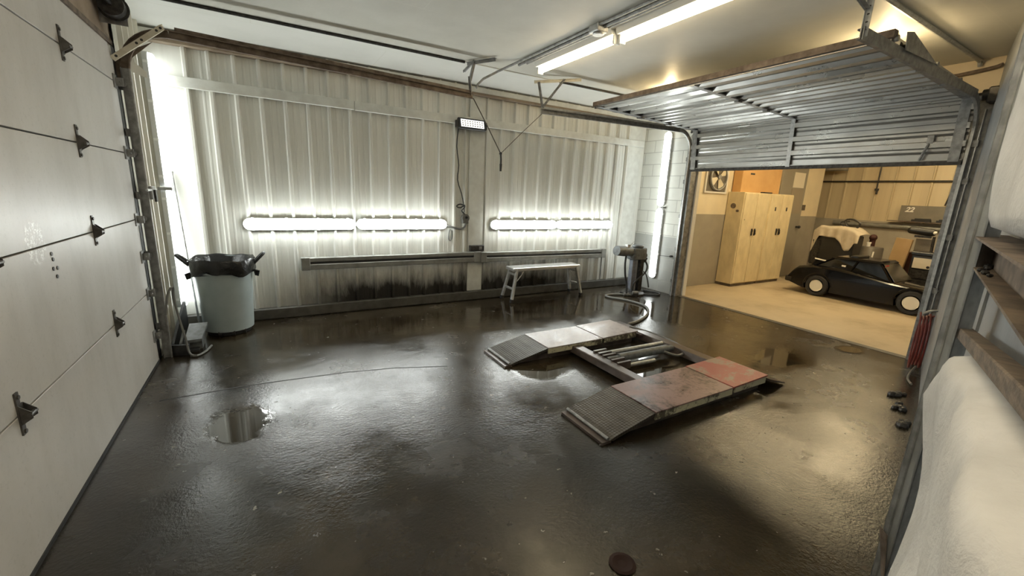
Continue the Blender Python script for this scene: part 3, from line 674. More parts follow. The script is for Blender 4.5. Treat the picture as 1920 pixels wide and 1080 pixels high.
# baseboard heaters
def heater(x0, x1, z, dz, label):
    r = Root('baseboard_heater', ((x0 + x1) / 2, YB - .06, z), label, 'heater', 'heaters along the ribbed wall')
    y = YB - .034
    def Z(x, d): return z + d + dz * (x - x0) / (x1 - x0)
    def slab(a, b, y0, y1, za, zb_): 
        f = MB(); f.loft([[(a, y0, Z(a, za)), (a, y1, Z(a, za)), (a, y1, Z(a, zb_)), (a, y0, Z(a, zb_))], [(b, y0, Z(b, za)), (b, y1, Z(b, za)), (b, y1, Z(b, zb_)), (b, y0, Z(b, zb_))]]); return f
    r.part(slab(x0 + .04, x1 - .04, y - .07, y, .095, .150), 'top_hood', 'heater', bev=.008)
    r.part(slab(x0 + .04, x1 - .04, y - .045, y, .068, .095), 'slot', 'heater_dark')
    r.part(slab(x0 + .04, x1 - .04, y - .075, y, .0, .068), 'front_panel', 'heater', bev=.006)
    r.part(slab(x0, x0 + .10, y - .08, y, -.004, .154), 'end_cap', 'heater', bev=.006)
    r.part(slab(x1 - .10, x1, y - .08, y, -.004, .154), 'end_cap', 'heater', bev=.006)
heater(.31, 2.70, .585, .0, 'long grey baseboard heater below the two left wall lights')
heater(2.705, 5.18, .575, -.02, 'long grey baseboard heater behind the aluminium bench')
f = MB(); f.cyl((5.14, YB - .05, .56), (5.14, YB - .05, .15), .012, n=8); one(f, 'heater_pipe', 'galv_dark', 'thin pipe dropping from the right end of the heater to the kerb', 'pipe', (5.14, YB - .05, .15))

# ------------------------------------------------------------------ trash can
tc = Root('trash_can', (-.445, 5.30, 0), 'blue grey plastic trash can with a black liner in the corner', 'trash can', local=True)
f = MB()
def canring(r, z, n=40): return [(r * cos(2 * PI * k / n), r * sin(2 * PI * k / n), z) for k in range(n)]
f.loft([canring(.16, .055), canring(.228, .05), canring(.232, .10), canring(.246, .40), canring(.258, .62), canring(.260, .66), canring(.276, .67), canring(.280, .76), canring(.288, .765), canring(.288, .795), canring(.268, .795), canring(.262, .70), canring(.24, .30), canring(.21, .08), canring(.05, .075)])
tc.part(f, 'body', 'can_grey', smooth=True)
f = MB(); f.loft([canring(.19, 0), canring(.2, .004), canring(.205, .055)]); tc.part(f, 'foot_ring', 'black_rubber')
f = MB()
for a in (-1.95, -1.35, -.8):
    p = V((.20 * cos(a), .20 * sin(a), .035)); f.cyl(p - V((.015, 0, 0)), p + V((.015, 0, 0)), .034, n=14)
tc.part(f, 'caster', 'black_rubber')
def lr(k, r, z, amp): 
    a = 2 * PI * k / 48; return ((r + amp * sin(a * 7 + z * 20)) * cos(a), (r + amp * sin(a * 7 + z * 20)) * sin(a), z + amp * 2.2 * sin(a * 3 + 1) + amp * 1.4 * sin(a * 8))
f = MB(); f.loft([[lr(k, .290, .665, .010) for k in range(48)], [lr(k, .292, .72, .004) for k in range(48)], [lr(k, .296, .795, .003) for k in range(48)], [lr(k, .286, .812, .004) for k in range(48)], [lr(k, .262, .80, .005) for k in range(48)], [lr(k, .24, .66, .012) for k in range(48)], [lr(k, .12, .60, .02) for k in range(48)]])
tc.part(f, 'liner', 'bag', smooth=True, flat_angle=80)
for sx in (-1, 1):
    f = MB(); f.tube([(sx * .275, -.05, .74), (sx * .33, -.055, .80), (sx * .375, -.03, .845), (sx * .375, .03, .845), (sx * .33, .055, .80), (sx * .275, .05, .74)], .016, 8); tc.part(f, 'handle', 'black_rubber' if sx < 0 else 'black_rubber', smooth=True)
    f = MB(); f.prism([(sx * .27, -.05, .68), (sx * .33, -.06, .66), (sx * .315, -.05, .60), (sx * .28, -.04, .61)], (0, .04, .0)); tc.part(f, 'liner_knot', 'bag')

# pole leaning in the corner
f = MB(); f.cyl((-.815, YB - .06, 1.66), (-.735, YB - .14, .01), .011, n=10).sph((-.815, YB - .06, 1.665), .016, 10); one(f, 'broom_pole', 'galv_dark', 'thin grey pole leaning in the corner behind the trash can', 'pole', (-.735, YB - .14, .01), smooth=True)

# floor guard and cord in the left corner
g = Root('track_guard', (-.82, 4.80, 0), 'black steel floor guard at the foot of the left door track', 'guard')
f = MB(); f.prism([(-.86, 4.72, 0), (-.86, 4.72, .10), (-.83, 5.30, .36), (-.83, 5.36, .36), (-.83, 5.36, 0)], (.02, 0, 0)); g.part(f, 'side_plate', 'block_black')
f = MB(); f.prism([(-.90, 4.70, .0), (-.72, 4.64, .0), (-.72, 4.64, .10), (-.90, 4.70, .10)], (0, .02, .0)); f.box((-.90, 4.72, 0), (-.66, 4.95, .02)); g.part(f, 'front_plate', 'block_black')
f = MB(); f.prism([(-.80, 4.70, .10), (-.775, 4.69, .11), (-.775, 4.69, 0), (-.80, 4.70, 0)], (0, .22, .06)); g.part(f, 'rib', 'galv_dark')
f = MB(); f.prism([(-.76, 4.70, .10), (-.63, 4.72, .10), (-.60, 5.0, .18), (-.75, 5.0, .18)], (0, 0, .025)); f.box((-.74, 4.80, .0), (-.64, 4.97, .10)); g.part(f, 'step_plate', 'pump_grey')
f = MB(); f.tube([(XL + .09, 4.60, .42), (XL + .12, 4.61, .60), (XL + .16, 4.63, .66), (XL + .15, 4.66, .56), (XL + .17, 4.66, .35), (-.74, 4.66, .16), (-.72, 4.62, .03), (-.66, 4.57, .012), (-.60, 4.68, .012), (-.57, 4.82, .012)], .010, 6)
one(f, 'cord', 'rubber_grey', 'grey cord running down the left door track to the floor guard', 'cord', (-.7, 4.6, 0), smooth=True)
lk = Root('door_lock', (XL + .1, 4.72, 1.47), 'grey slide lock on the left door track at mid height', 'lock')
f = MB(); f.box((XL + .07, 4.66, 1.42), (XL + .11, 4.80, 1.53)); lk.part(f, 'body', 'galv_dark', bev=.006)
f = MB(); f.cyl((XL + .10, 4.52, 1.50), (XL + .10, 4.86, 1.50), .010, n=8); lk.part(f, 'bolt', 'galv')
f = MB(); f.box((XL + .11, 4.70, 1.40), (XL + .125, 4.76, 1.50)); lk.part(f, 'latch', 'dark_steel')

# ------------------------------------------------------------------ work platform
wp = Root('work_platform', (3.74, 5.36, 0), 'aluminium step bench with splayed legs by the ribbed wall', 'bench')
y0, y1, zt2 = 5.235, 5.475, .515
f = MB(); f.box((3.10, y0, zt2 - .05), (4.36, y1, zt2)); wp.part(f, 'deck', 'alu_deck', bev=.012, seg=2)
f = MB()
for k in range(9): f.box((3.11, y0 + .012 + .026 * k, zt2), (4.35, y0 + .022 + .026 * k, zt2 + .003))
wp.part(f, 'tread_ribs', 'alu_deck')
for sx, xt, xb in ((-1, 3.17, 3.07), (1, 4.29, 4.39)):
    for yt, yb in ((y0 + .02, y0 - .03), (y1 - .02, y1 + .03)):
        f = MB(); f.bar((xt, yt, zt2 - .03), (xb, yb, .03), .034, .05, (0, 1, 0)); l_ = wp.part(f, 'leg', 'alu', bev=.004)
        f = MB(); f.bar((xb - sx * .004, yb, .05), (xb + sx * .005, yb, .0), .04, .058, (0, 1, 0)); wp.sub(l_, f, 'foot', 'black_rubber')
    for z in (.20, .41):
        t = (zt2 - .03 - z) / (zt2 - .06); x = xt + (xb - xt) * t; e = .05 * t
        f = MB(); f.box((x - .016, y0 + .02 - e, z - .013), (x + .016, y1 - .02 + e, z + .013)); wp.part(f, 'step_rail', 'alu', bev=.003)
    f = MB(); f.tube([(xt - sx * .02, y0 + .02, zt2 - .06), (xt - sx * .12, y0 + .03, zt2 - .07), (xt - sx * .01, y0 + .02, zt2 - .20)], .007, 6, 4); wp.part(f, 'fold_brace', 'alu')

# ------------------------------------------------------------------ pedestal pump
pu = Root('hydraulic_pump', (5.34, 4.98, 0), 'grey pedestal motor pump with hoses standing by the block pier', 'machine')
px_, py_ = 5.34, 4.98
f = MB(); f.lathe([(.20, 0), (.20, .03), (.185, .04), (.06, .06)], (px_, py_, 0), 32); f.lathe([(.13, .0), (.13, .05), (.12, .06)], (px_ + .14, py_ + .06, 0), 24); pu.part(f, 'base', 'dark_steel', smooth=True)
f = MB(); f.cyl((px_ - .02, py_, .04), (px_ - .02, py_, .60), .052, n=20).box((px_ - .10, py_ - .04, .10), (px_ - .06, py_ + .04, .62)); pu.part(f, 'column', 'pump_blue', smooth=True)
f = MB(); f.box((px_ + .06, py_ - .06, .06), (px_ + .15, py_ + .06, .62)); pu.part(f, 'back_channel', 'dark_steel', bev=.01)
f = MB(); f.box((px_ - .13, py_ - .09, .60), (px_ + .16, py_ + .09, .80)); f.cyl((px_ + .02, py_, .80), (px_ + .02, py_, .845), .10, n=20); pu.part(f, 'gear_head', 'pump_grey', bev=.03, seg=3)
f = MB(); f.cyl((px_ - .12, py_, .735), (px_ - .26, py_, .745), .075, n=22).cyl((px_ - .26, py_, .745), (px_ - .285, py_, .747), .082, n=22).cyl((px_ - .285, py_, .747), (px_ - .47, py_ - .01, .765), .085, .08, n=22); pu.part(f, 'motor', 'pump_grey', smooth=True)
f = MB(); f.box((px_ - .26, py_ - .04, .81), (px_ - .20, py_ + .02, .86)).cyl((px_ - .18, py_, .83), (px_ - .06, py_ + .02, .90), .008, n=8); pu.part(f, 'lever', 'galv')
f = MB(); f.cyl((px_ + .16, py_, .66), (px_ + .22, py_, .66), .045, n=16).cyl((px_ + .18, py_ - .02, .55), (px_ + .22, py_ - .02, .62), .03, n=12); pu.part(f, 'valve', 'dark_steel')
f = MB(); f.tube([(px_ - .26, py_ - .03, .68), (px_ - .29, py_ - .05, .55), (px_ - .27, py_ - .06, .35), (px_ - .23, py_ - .07, .22), (px_ - .24, py_ - .1, .05)], .016, 8); pu.part(f, 'power_cord', 'black_rubber', smooth=True)
f = MB(); f.tube([(px_ + .2, py_ - .02, .58), (px_ + .24, py_ - .05, .48), (px_ + .15, py_ - .1, .38), (px_ - .02, py_ - .11, .28), (px_ - .10, py_ - .10, .2), (px_ - .08, py_ - .08, .06)], .015, 8); pu.part(f, 'hose', 'black_rubber', smooth=True)
f = MB(); f.tube([(px_ + .12, py_ - .07, .40), (px_ + .26, py_ - .02, .34), (px_ + .40, py_ + .05, .20), (px_ + .50, py_ + .10, .06)], .014, 8); pu.part(f, 'hose', 'rubber_grey', smooth=True)
f = MB(); f.cyl((px_ - .12, py_ - .12, .06), (px_ - .04, py_ - .17, .06), .03, n=12).cyl((px_ - .26, py_ - .06, .03), (px_ - .2, py_ - .1, .03), .03, n=12); pu.part(f, 'pedal', 'galv_dark')
f = MB(); f.tube([(5.20, 4.86, .018), (5.02, 4.98, .018), (4.80, 5.02, .018), (4.72, 4.90, .018), (4.85, 4.62, .018), (4.88, 4.30, .018), (4.68, 4.02, .018), (4.35, 3.80, .018), (4.08, 3.70, .018), (3.92, 3.66, .03)], .017, 8, 5)
one(f, 'hydraulic_hose', 'rubber_grey', 'grey hose snaking over the wet floor from the pump to the lift', 'hose', (4.7, 4.3, 0), smooth=True)
f = MB(); f.tube([(5.42, 4.84, .018), (5.60, 4.70, .018), (5.76, 4.75, .018), (5.74, 4.92, .018), (5.60, 5.10, .018), (5.45, 5.15, .03)], .015, 8, 5)
one(f, 'hose_loop', 'black_rubber', 'dark hose looped on the floor at the right of the pump base', 'hose', (5.6, 4.9, 0), smooth=True)
f = MB(); f.cyl((XR - .002, 4.76, .66), (XR - .05, 4.76, .66), .018, n=10).cyl((XR - .02, 4.78, .655), (XR - .04, 5.0, .64), .004, n=6); one(f, 'wall_anchor', 'dark_steel', 'small dark knob with a wire on the block pier', 'anchor', (XR - .02, 4.76, .66))

# ------------------------------------------------------------------ low rise lift
lf = Root('car_lift', (2.8, 2.75, 0), 'low drive on car lift with red and pale worn decks on the wet floor', 'car lift')
def runway(y0, y1, deckm, flapm, x_in, x_flap, x_out):
    zt, zl = .125, .105
    # ramp: wedge plate of tread steel
    f = MB(); f.prism([(x_in, y0, .022), (x_in + .05, y0, .040), (x_in + .42, y0, zt - .004), (x_in + .42, y0, zt - .03), (x_in + .03, y0, .012)], (0, y1 - y0, 0)); r = lf.part(f, 'ramp', 'tread')
    f = MB(); f.box((x_in - .06, y0 + .005, .0), (x_in + .02, y1 - .01, .018)); lf.sub(r, f, 'toe_plate', 'lift_frame')
    f = MB(); f.cyl((x_in - .005, y0 + .01, .03), (x_in - .005, y1 - .01, .03), .012, n=10); lf.sub(r, f, 'hinge_rod', 'galv_dark')
    f = MB(); f.box((x_in + .43, y0, zt - .012), (x_flap - .006, y1, zt)); lf.part(f, 'deck', deckm, bev=.003)
    for ya_ in (y0 + .002, y1 - .014):
        f = MB(); f.box((x_in + .43, ya_, zt - .062), (x_flap - .006, ya_ + .012, zt - .012)); lf.part(f, 'deck_edge', 'edge_cream')
    f = MB(); f.prism([(x_flap, y0, zt + .004), (x_out - .22, y0, zt + .016), (x_out - .22, y0, zt + .004), (x_flap, y0, zt - .01)], (0, y1 - y0, 0)); fl_ = lf.part(f, 'flap', flapm)
    for ya_ in (y0 + .002, y1 - .014):
        f = MB(); f.box((x_flap + .03, ya_, zt - .055), (x_out - .24, ya_ + .012, zt + .004)); lf.sub(fl_, f, 'flap_edge', 'edge_cream')
    f = MB(); f.box((x_in + .1, y0 + .05, 0), (x_out - .25, y0 + .10, .05)).box((x_in + .1, y1 - .10, 0), (x_out - .25, y1 - .05, .05)).box((x_in + .5, y0 + .05, .05), (x_in + .58, y1 - .05, .06)); lf.part(f, 'base_rail', 'lift_frame')
    f = MB(); f.prism([(x_out - .21, y0 - .02, .105), (x_out + .06, y0 - .02, .02), (x_out + .06, y0 - .02, .012), (x_out - .21, y0 - .02, .085)], (0, y1 - y0 + .04, 0)); lf.part(f, 'exit_ramp', 'lift_frame')
    f = MB(); f.bar((x_in + .62, y0 + .07, .055), (x_flap - .1, y0 + .07, .09), .02, .03).bar((x_in + .62, y1 - .07, .055), (x_flap - .1, y1 - .07, .09), .02, .03); lf.part(f, 'scissor_arm', 'dark_steel')
runway(1.79, 2.255, 'deck_red', 'deck_flap', 1.86, 3.205, 3.92)
runway(3.155, 3.615, 'deck_pale', 'deck_pale', 1.88, 3.02, 3.76)
f = MB(); f.prism([(2.60, 2.10, .03), (2.72, 2.10, .03), (2.71, 2.10, .10), (2.61, 2.10, .10)], (0, 1.15, 0)); lf.part(f, 'cross_beam', 'lift_frame', bev=.006)
f = MB(); f.prism([(3.56, 2.2, .02), (3.86, 1.80, .02), (3.86, 1.80, .03), (3.58, 2.2, .095)], (0, 0, 0.002)) if False else f.loft([[(3.60, 2.20, .02), (3.80, 2.20, .02), (3.76, 2.20, .085), (3.62, 2.20, .095)], [(3.60, 3.66, .02), (3.80, 3.66, .02), (3.76, 3.66, .085), (3.62, 3.66, .095)]]); lf.part(f, 'cross_beam', 'lift_frame', bev=.006)
f = MB(); f.cyl((2.73, 2.89, .085), (3.60, 2.86, .085), .022, n=14); lf.part(f, 'piston_rod', 'galv', smooth=True)
f = MB(); f.cyl((2.72, 2.76, .08), (2.86, 2.755, .08), .026, n=16).cyl((2.86, 2.755, .08), (3.52, 2.73, .08), .042, n=20).cyl((3.52, 2.73, .08), (3.60, 2.727, .08), .028, n=16); lf.part(f, 'hydraulic_cylinder', 'pump_grey', smooth=True)
f = MB(); f.cyl((2.84, 2.64, .045), (3.22, 2.62, .045), .020, n=12); lf.part(f, 'piston_rod', 'galv', smooth=True)
for y in (2.60, 2.68, 2.80, 2.86, 2.93):
    f = MB(); f.box((2.70, y - .012, .04), (2.86, y + .012, .115)); lf.part(f, 'pivot_lug', 'lift_frame')
f = MB(); f.tube([(3.66, 3.40, .10), (3.80, 3.20, .07), (3.84, 2.90, .05), (3.72, 2.65, .06), (3.52, 2.58, .06), (3.40, 2.66, .09)], .013, 8, 5); lf.part(f, 'hose', 'rubber_grey', smooth=True)

# ------------------------------------------------------------------ right edge: post, girts, insulation, red hose
def at(az, r): a = math.radians(az); return V((sin(a) * r, cos(a) * r, 0))
pa, pb = at(77.42, 2.02), at(78.55, 2.0)
pt = Root('steel_post', (pa.x, pa.y, 0), 'grey steel channel post standing against the insulated wall at the right edge', 'post')
u = (pb - pa).normalized(); bk = V((u.y, -u.x, 0)); bk = bk if bk.dot(wn) < 0 else -bk
f = MB(); f.prism([pa, pb, pb + bk * .006, pa + bk * .006], (0, 0, ZC)); pt.part(f, 'face', 'post')
f = MB(); f.prism([pa, pa + bk * .075, pa + bk * .075 + u * .005, pa + u * .005], (0, 0, ZC)); f.prism([pb, pb + bk * .075, pb + bk * .075 - u * .005, pb - u * .005], (0, 0, ZC)); pt.part(f, 'flange', 'galv')
f = MB(); q = pa.lerp(pb, .3); f.prism([q - wn * -.004 + V((0, 0, 0)), q + u * .012 + wn * .004, q + u * .012 + wn * .009, q + wn * .009], (0, 0, ZC)); pt.part(f, 'lip', 'galv_dark')
# loose bracket low on the post
def onpost(t, z, o=0): return pa.lerp(pb, t) + V((0, 0, z)) - bk * o
f = MB(); f.prism([onpost(-.15, .40, .004), onpost(.55, .39, .012), onpost(1.15, .21, .012), onpost(1.0, .19, .004)], (wn.x * .005, wn.y * .005, .004)); one(f, 'bent_plate', 'rusty', 'bent dark steel plate sticking out low on the grey post', 'plate', onpost(.4, .30))

def slab_on_wall(pts, d0, d1):
    f = MB(); a = [nw(s, z, d0) for s, z in pts]; f.prism(a, wn * (d1 - d0)); return f
def batt(name, left, right, d, label, seed=0, cat='insulation', nu=26, amp=.02, taper=True):
    """puffy insulation sheet on the near wall: left/right edges as lists of (s, z) from bottom to top"""
    rnd = random.Random(seed); f = MB(); nv = len(left); G_ = []
    ph = [rnd.uniform(0, 6) for _ in range(6)]
    def lerp_edge(e, t):
        t *= len(e) - 1; i = min(int(t), len(e) - 2); k = t - i; return (e[i][0] + (e[i + 1][0] - e[i][0]) * k, e[i][1] + (e[i + 1][1] - e[i][1]) * k)
    nvv = 30
    for j in range(nvv + 1):
        t = j / nvv; l_ = lerp_edge(left, t); r_ = lerp_edge(right, t); row = []
        for i in range(nu + 1):
            k = i / nu; s = l_[0] + (r_[0] - l_[0]) * k; z = l_[1] + (r_[1] - l_[1]) * k
            e = min(1, k / .05) ** .5; e *= min(1, t / .04, (1 - t) / .04) ** .5 if 0 < t < 1 else 0
            off = d * e + amp * e * (sin(s * 5 + ph[0] + 3 * z) * .5 + sin(z * 11 + ph[1] + 2 * s) * .35 + sin(s * 13 - z * 9 + ph[2]) * .3)
            row.append(nw(s, z, .004 + .03 * e + max(0, off)))
        G_.append(row)
    f.loft(G_, caps=False, closed=False)
    bk_ = [[p - wn * .003 for p in r] for r in (G_[0], G_[-1])]
    return one(f, name, 'poly', label, cat, G_[0][0], smooth=True, flat_angle=80)
batt('insulation_batt', [(1.30, 0), (1.52, .32), (1.66, .62), (1.76, .72), (2.0, 1.0), (1.80, 1.21)], [(.20, 0), (.20, .3), (.20, .6), (.20, .9), (.20, 1.2), (.20, 1.38)], .062, 'large white insulation sheet below the brown board at the lower right', 1, amp=.026)
batt('insulation_batt', [(1.95, 1.535), (2.04, 1.70), (2.14, 1.85), (2.25, 2.0), (2.28, 2.5), (2.28, 3.0)], [(.25, 1.53), (.25, 1.8), (.25, 2.0), (.25, 2.3), (.25, 2.7), (.25, 3.0)], .055, 'white insulation sheet above the dusty wall ledge at the upper right', 5, amp=.02)
f = MB(); a, b = nw(2.13, 1.19, .05), nw(.6, 1.385, .05); f.bar(a, b, .04, .036, (0, 0, 1)); one(f, 'wood_board', 'brown_wood', 'weathered brown board nailed along the top of the lower white insulation', 'board', a, bev=.003)
gt = Root('wall_girt', nw(2.2, 1.46, .02), 'dusty brown horizontal girt below the upper white insulation', 'girt')
f = MB(); f.bar(nw(2.30, 1.525, .047), nw(.3, 1.525, .047), .094, .006); gt.part(f, 'ledge', 'rusty')
f = MB(); f.bar(nw(2.28, 1.47, .036), nw(.3, 1.47, .036), .006, .10); gt.part(f, 'web', 'rusty')
f = MB(); f.bar(nw(2.26, 1.428, .05), nw(.3, 1.428, .05), .06, .006); gt.part(f, 'lower_flange', 'brown_wood')
rr = random.Random(3)
for k in range(8):
    f = MB(); f.sph(nw(2.2 - .07 * k, 1.437, .06 + rr.uniform(-.012, .012)), rr.uniform(.006, .014), 8, (1.4, 1, .7)); gt.part(f, 'dirt_clump', 'dark_steel')
f = MB(); f.bar(nw(2.34, 1.16, .002), nw(2.34, 1.41, .002), .004, .014, wn); one(f, 'seam_strip', 'post', 'narrow upright strip on the grey metal wall between girt and board', 'strip', nw(2.34, 1.16))

# red hose hanging at the near jamb
hc = nw(5.72, .32, .045)
rh = Root('air_hose', (hc.x, hc.y, 0), 'dark red air hose coiled at the foot of the near door track', 'hose')
pts = []
for k in range(4 * 14 + 1):
    a = 2 * PI * k / 14; i = k / 14
    pts.append(nw(5.72 + (.15 + .03 * sin(i * 2.1)) * sin(a) + .05 * sin(i * 1.3), .33 + (.27 + .02 * sin(i * 1.7)) * cos(a) + .015 * sin(i * 5), .02 + .024 * i + .012 * sin(a)))
f = MB(); f.tube(pts, .0085, 7, 1); rh.part(f, 'coil', 'red_hose', smooth=True)
f = MB(); f.tube([nw(5.72, .60, .10), nw(5.72, .64, .06), nw(5.72, .66, .002)], .012, 7); rh.part(f, 'hook', 'galv_dark')
f = MB(); f.tube([nw(5.66, .08, .05), nw(5.55, .04, .08), nw(5.40, .014, .09), nw(5.25, .014, .06)], .010, 7); rh.part(f, 'loose_end', 'rubber_grey', smooth=True)
rr = random.Random(11)
for i, (x, y) in enumerate(((4.72, 1.17), (4.40, 1.06), (4.10, .95))):
    f = MB()
    for k in range(9): f.sph((x + rr.uniform(-.07, .07), y + .02 + rr.uniform(-.03, .03), .012), rr.uniform(.014, .032), 8, (1.3, 1, .9))
    one(f, 'floor_debris', 'dark_steel', ['small dark debris heap on the floor farthest from the camera by the grey post', 'middle dark debris heap on the floor by the grey post', 'dark debris heap on the floor nearest the camera by the grey post'][i], 'debris', (x, y, 0))
f = MB(); f.lathe([(.0, .002), (.055, .002), (.060, .006), (.045, .008), (.02, .004), (0, .004)], (1.26, 1.06, 0), 24, False); one(f, 'floor_plug', 'plug_rust', 'small round rusty plug in the floor at the bottom of the photo', 'plug', (1.26, 1.06, 0))

# ------------------------------------------------------------------ workshop beyond the raised door
def locker(loc, label, vents):
    r = Root('locker', loc, label, 'locker', 'lockers', local=True)
    w, d, h = .85, .34, 1.81
    f = MB(); f.box((.02, .03, 0), (w - .02, d, .06)); r.part(f, 'plinth', 'brown_wood')
    f = MB(); f.box((0, .012, .055), (w, d, h)); r.part(f, 'body', 'locker', bev=.006)
    for k in (0, 1):
        x0, x1 = .02 + k * (w / 2 - .015), w / 2 - .010 + k * (w / 2 - .012)
        f = MB(); f.box((x0, -.004, .075), (x1, .013, h - .02)); dr = r.part(f, 'door', 'locker', bev=.004)
        f = MB(); xh = x1 - .04 if k == 0 else x0 + .04
        f.box((xh - .014, -.022, 1.0), (xh + .014, -.004, 1.13)).cyl((xh, -.03, 1.09), (xh, -.02, 1.09), .016, n=10).bar((xh, -.025, 1.09), (xh + (.01 if k else -.01), -.028, 1.02), .012, .012); r.sub(dr, f, 'handle', 'dark_steel')
        if vents:
            f = MB(); xm = (x0 + x1) / 2
            f.cyl((xm, -.008, 1.50), (xm, -.002, 1.50), .022, n=12).box((xm - .02, -.007, 1.515), (xm + .02, -.003, 1.555)); r.sub(dr, f, 'vent', 'dark_steel')
        else:
            f = MB()
            for q in range(1): f.cyl((x0 + .07 + .012 * q, -.007, 1.30 - .06 * q), (x0 + .07 + .012 * q, -.002, 1.30 - .06 * q), .009, n=8)
            if k == 0: r.sub(dr, f, 'bolt_hole', 'dark_steel')
    f = MB(); f.cyl((-.03, .10, 1.46), (0, .10, 1.46), .022, n=12).cyl((-.012, .20, 1.55), (0, .20, 1.55), .05, n=16)
    if not vents: r.part(f, 'hasp', 'rusty')
    else: f.b.free()
    return r
locker((7.72, 4.71, -.004), 'left cream steel locker with a rusty hasp on its side', False)
locker((8.585, 4.71, -.004), 'right cream steel locker with two small vents near the top', True)
cb = Root('cardboard_box', (8.45, 4.95, 1.81), 'orange brown cardboard box lying on top of the lockers', 'box')
f = MB(); f.box((7.80, 4.87, 1.808), (9.12, 5.04, 2.30)); cb.part(f, 'carton', 'cardboard', bev=.006)
f = MB(); f.box((8.05, 4.864, 2.14), (8.18, 4.871, 2.17)); cb.part(f, 'hand_hole', 'black_plastic')
f = MB(); f.box((7.80, 4.866, 2.296), (9.12, 4.87, 2.302)); cb.part(f, 'flap_seam', 'cardboard_pale')
f = MB(); f.box((8.35, 4.72, 1.807), (8.62, 4.80, 1.828)); one(f, 'flat_tool', 'dark_steel', 'flat dark piece lying on the locker top under the cardboard box', 'tool', (8.5, 4.76, 1.81))

ef = Root('exhaust_fan', (7.28, YI, 2.02), 'white framed exhaust fan set in the workshop wall', 'fan')
x0, x1, z0, z1 = 6.97, 7.62, 1.76, 2.36
f = MB(); f.box((x0, YI - .03, z0), (x1, YI, z0 + .03)).box((x0, YI - .03, z1 - .03), (x1, YI, z1)).box((x0, YI - .03, z0 + .03), (x0 + .03, YI, z1 - .03)).box((x1 - .03, YI - .03, z0 + .03), (x1, YI, z1 - .03)); ef.part(f, 'frame', 'white_paint')
f = MB(); f.box((x0 + .03, YI - .008, z0 + .03), (x1 - .03, YI - .002, z1 - .03)); ef.part(f, 'backing', 'fan_dark')
cx, cz = 7.33, 2.06
f = MB(); n_ = 32
f.loft([[(cx + r * cos(2 * PI * k / n_), y, cz + r * sin(2 * PI * k / n_)) for k in range(n_)] for r, y in ((.245, YI - .01), (.245, YI - .05), (.225, YI - .05), (.225, YI - .01))], caps=False); ef.part(f, 'shroud', 'galv', smooth=True)
f = MB(); f.cyl((cx, YI - .055, cz), (cx, YI - .015, cz), .04, n=16); ef.part(f, 'hub', 'galv_dark')
for k in range(4):
    a = .5 + PI / 2 * k; f = MB()
    f.loft([[(cx + cos(a + w) * r, YI - .03 - w * .03, cz + sin(a + w) * r) for w in (-.30 * q, -.1 * q, .1 * q, .30 * q)] for r, q in ((.04, 1.2), (.12, 1.15), (.20, 1.2), (.215, 1.0))], caps=False, closed=False); ef.part(f, 'blade', 'fan', solid=.004)

dg = Root('door_3', (9.9, YI, 0), 'grey workshop door with a white upper pane', None, None, 'structure')
f = MB(); f.box((9.46, YI - .035, 0), (10.42, YI - .004, 2.5)); dg.part(f, 'leaf', 'door_grey', bev=.004)
f = MB(); f.box((9.92, YI - .042, 1.98), (10.36, YI - .034, 2.30)); dg.part(f, 'pane', 'paper')
f = MB(); f.box((9.90, YI - .043, 1.42), (10.38, YI - .034, 1.96)); dg.part(f, 'panel', 'door_mid')
f = MB(); f.cyl((10.36, YI - .035, 1.13), (10.36, YI - .09, 1.13), .022, n=12).sph((10.36, YI - .10, 1.13), .035, 12); dg.part(f, 'knob', 'dark_steel')
f = MB(); f.box((10.42, YI - .03, 0), (10.48, YI, 2.52)); dg.part(f, 'frame', 'door_grey')
f = MB(); f.box((10.52, YI - .03, 1.50), (10.62, YI, 1.62)); f.box((10.55, YI - .04, 1.53), (10.59, YI - .03, 1.59)); one(f, 'light_switch', 'rusty', 'brown light switch plate beside the grey workshop door', 'switch', (10.57, YI, 1.56))

# far wall fittings
f = MB(); f.cyl((11.945, 6.0, 2.205), (11.945, .5, 2.205), .018, n=10); one(f, 'conduit', 'dark_steel', 'dark conduit running level across the far ribbed wall', 'conduit', (11.945, 3, 2.205))
f = MB(); f.tube([(11.95, 4.27, 3.0), (11.95, 4.27, 2.5), (11.95, 4.27, 2.05)], .014, 8, 1).box((11.93, 4.23, 2.0), (11.96, 4.30, 2.05)).cyl((11.93, 4.25, 1.92), (11.93, 4.25, 2.0), .02, n=10); one(f, 'drop_conduit', 'dark_steel', 'short conduit drop with a socket in the middle of the far ribbed wall', 'conduit', (11.95, 4.27, 2.0))
f = MB(); f.tube([(11.93, 3.02, 2.19), (11.93, 3.05, 1.9), (11.935, 3.08, 1.72)], .013, 8, 1); one(f, 'drop_conduit', 'dark_steel', 'dark conduit drop beside the grey sign board', 'conduit', (11.93, 3.02, 2.2))
f = MB(); f.cyl((11.90, 4.95, 1.245), (11.90, 1.8, 1.245), .05, n=16); one(f, 'wall_pipe', 'heater', 'fat grey pipe along the foot of the far ribbed wall', 'pipe', (11.9, 3.5, 1.245), smooth=True)
f = MB(); f.box((11.77, 3.9, 1.36), (11.95, 1.9, 1.375)).box((11.86, 3.0, 1.33), (11.95, 3.04, 1.36)); one(f, 'wall_shelf', 'rusty', 'narrow brown shelf on the far wall below the sign', 'shelf', (11.9, 2.9, 1.36))
f = MB(); f.box((11.4, 5.55, 2.44), (11.85, 4.85, 2.50)); f.box((11.5, 5.5, 2.50), (11.6, 4.9, 2.53)); one(f, 'shop_fixture', 'heater', 'unlit grey fixture hanging at the top of the far ribbed wall', 'light', (11.6, 5.2, 2.5))
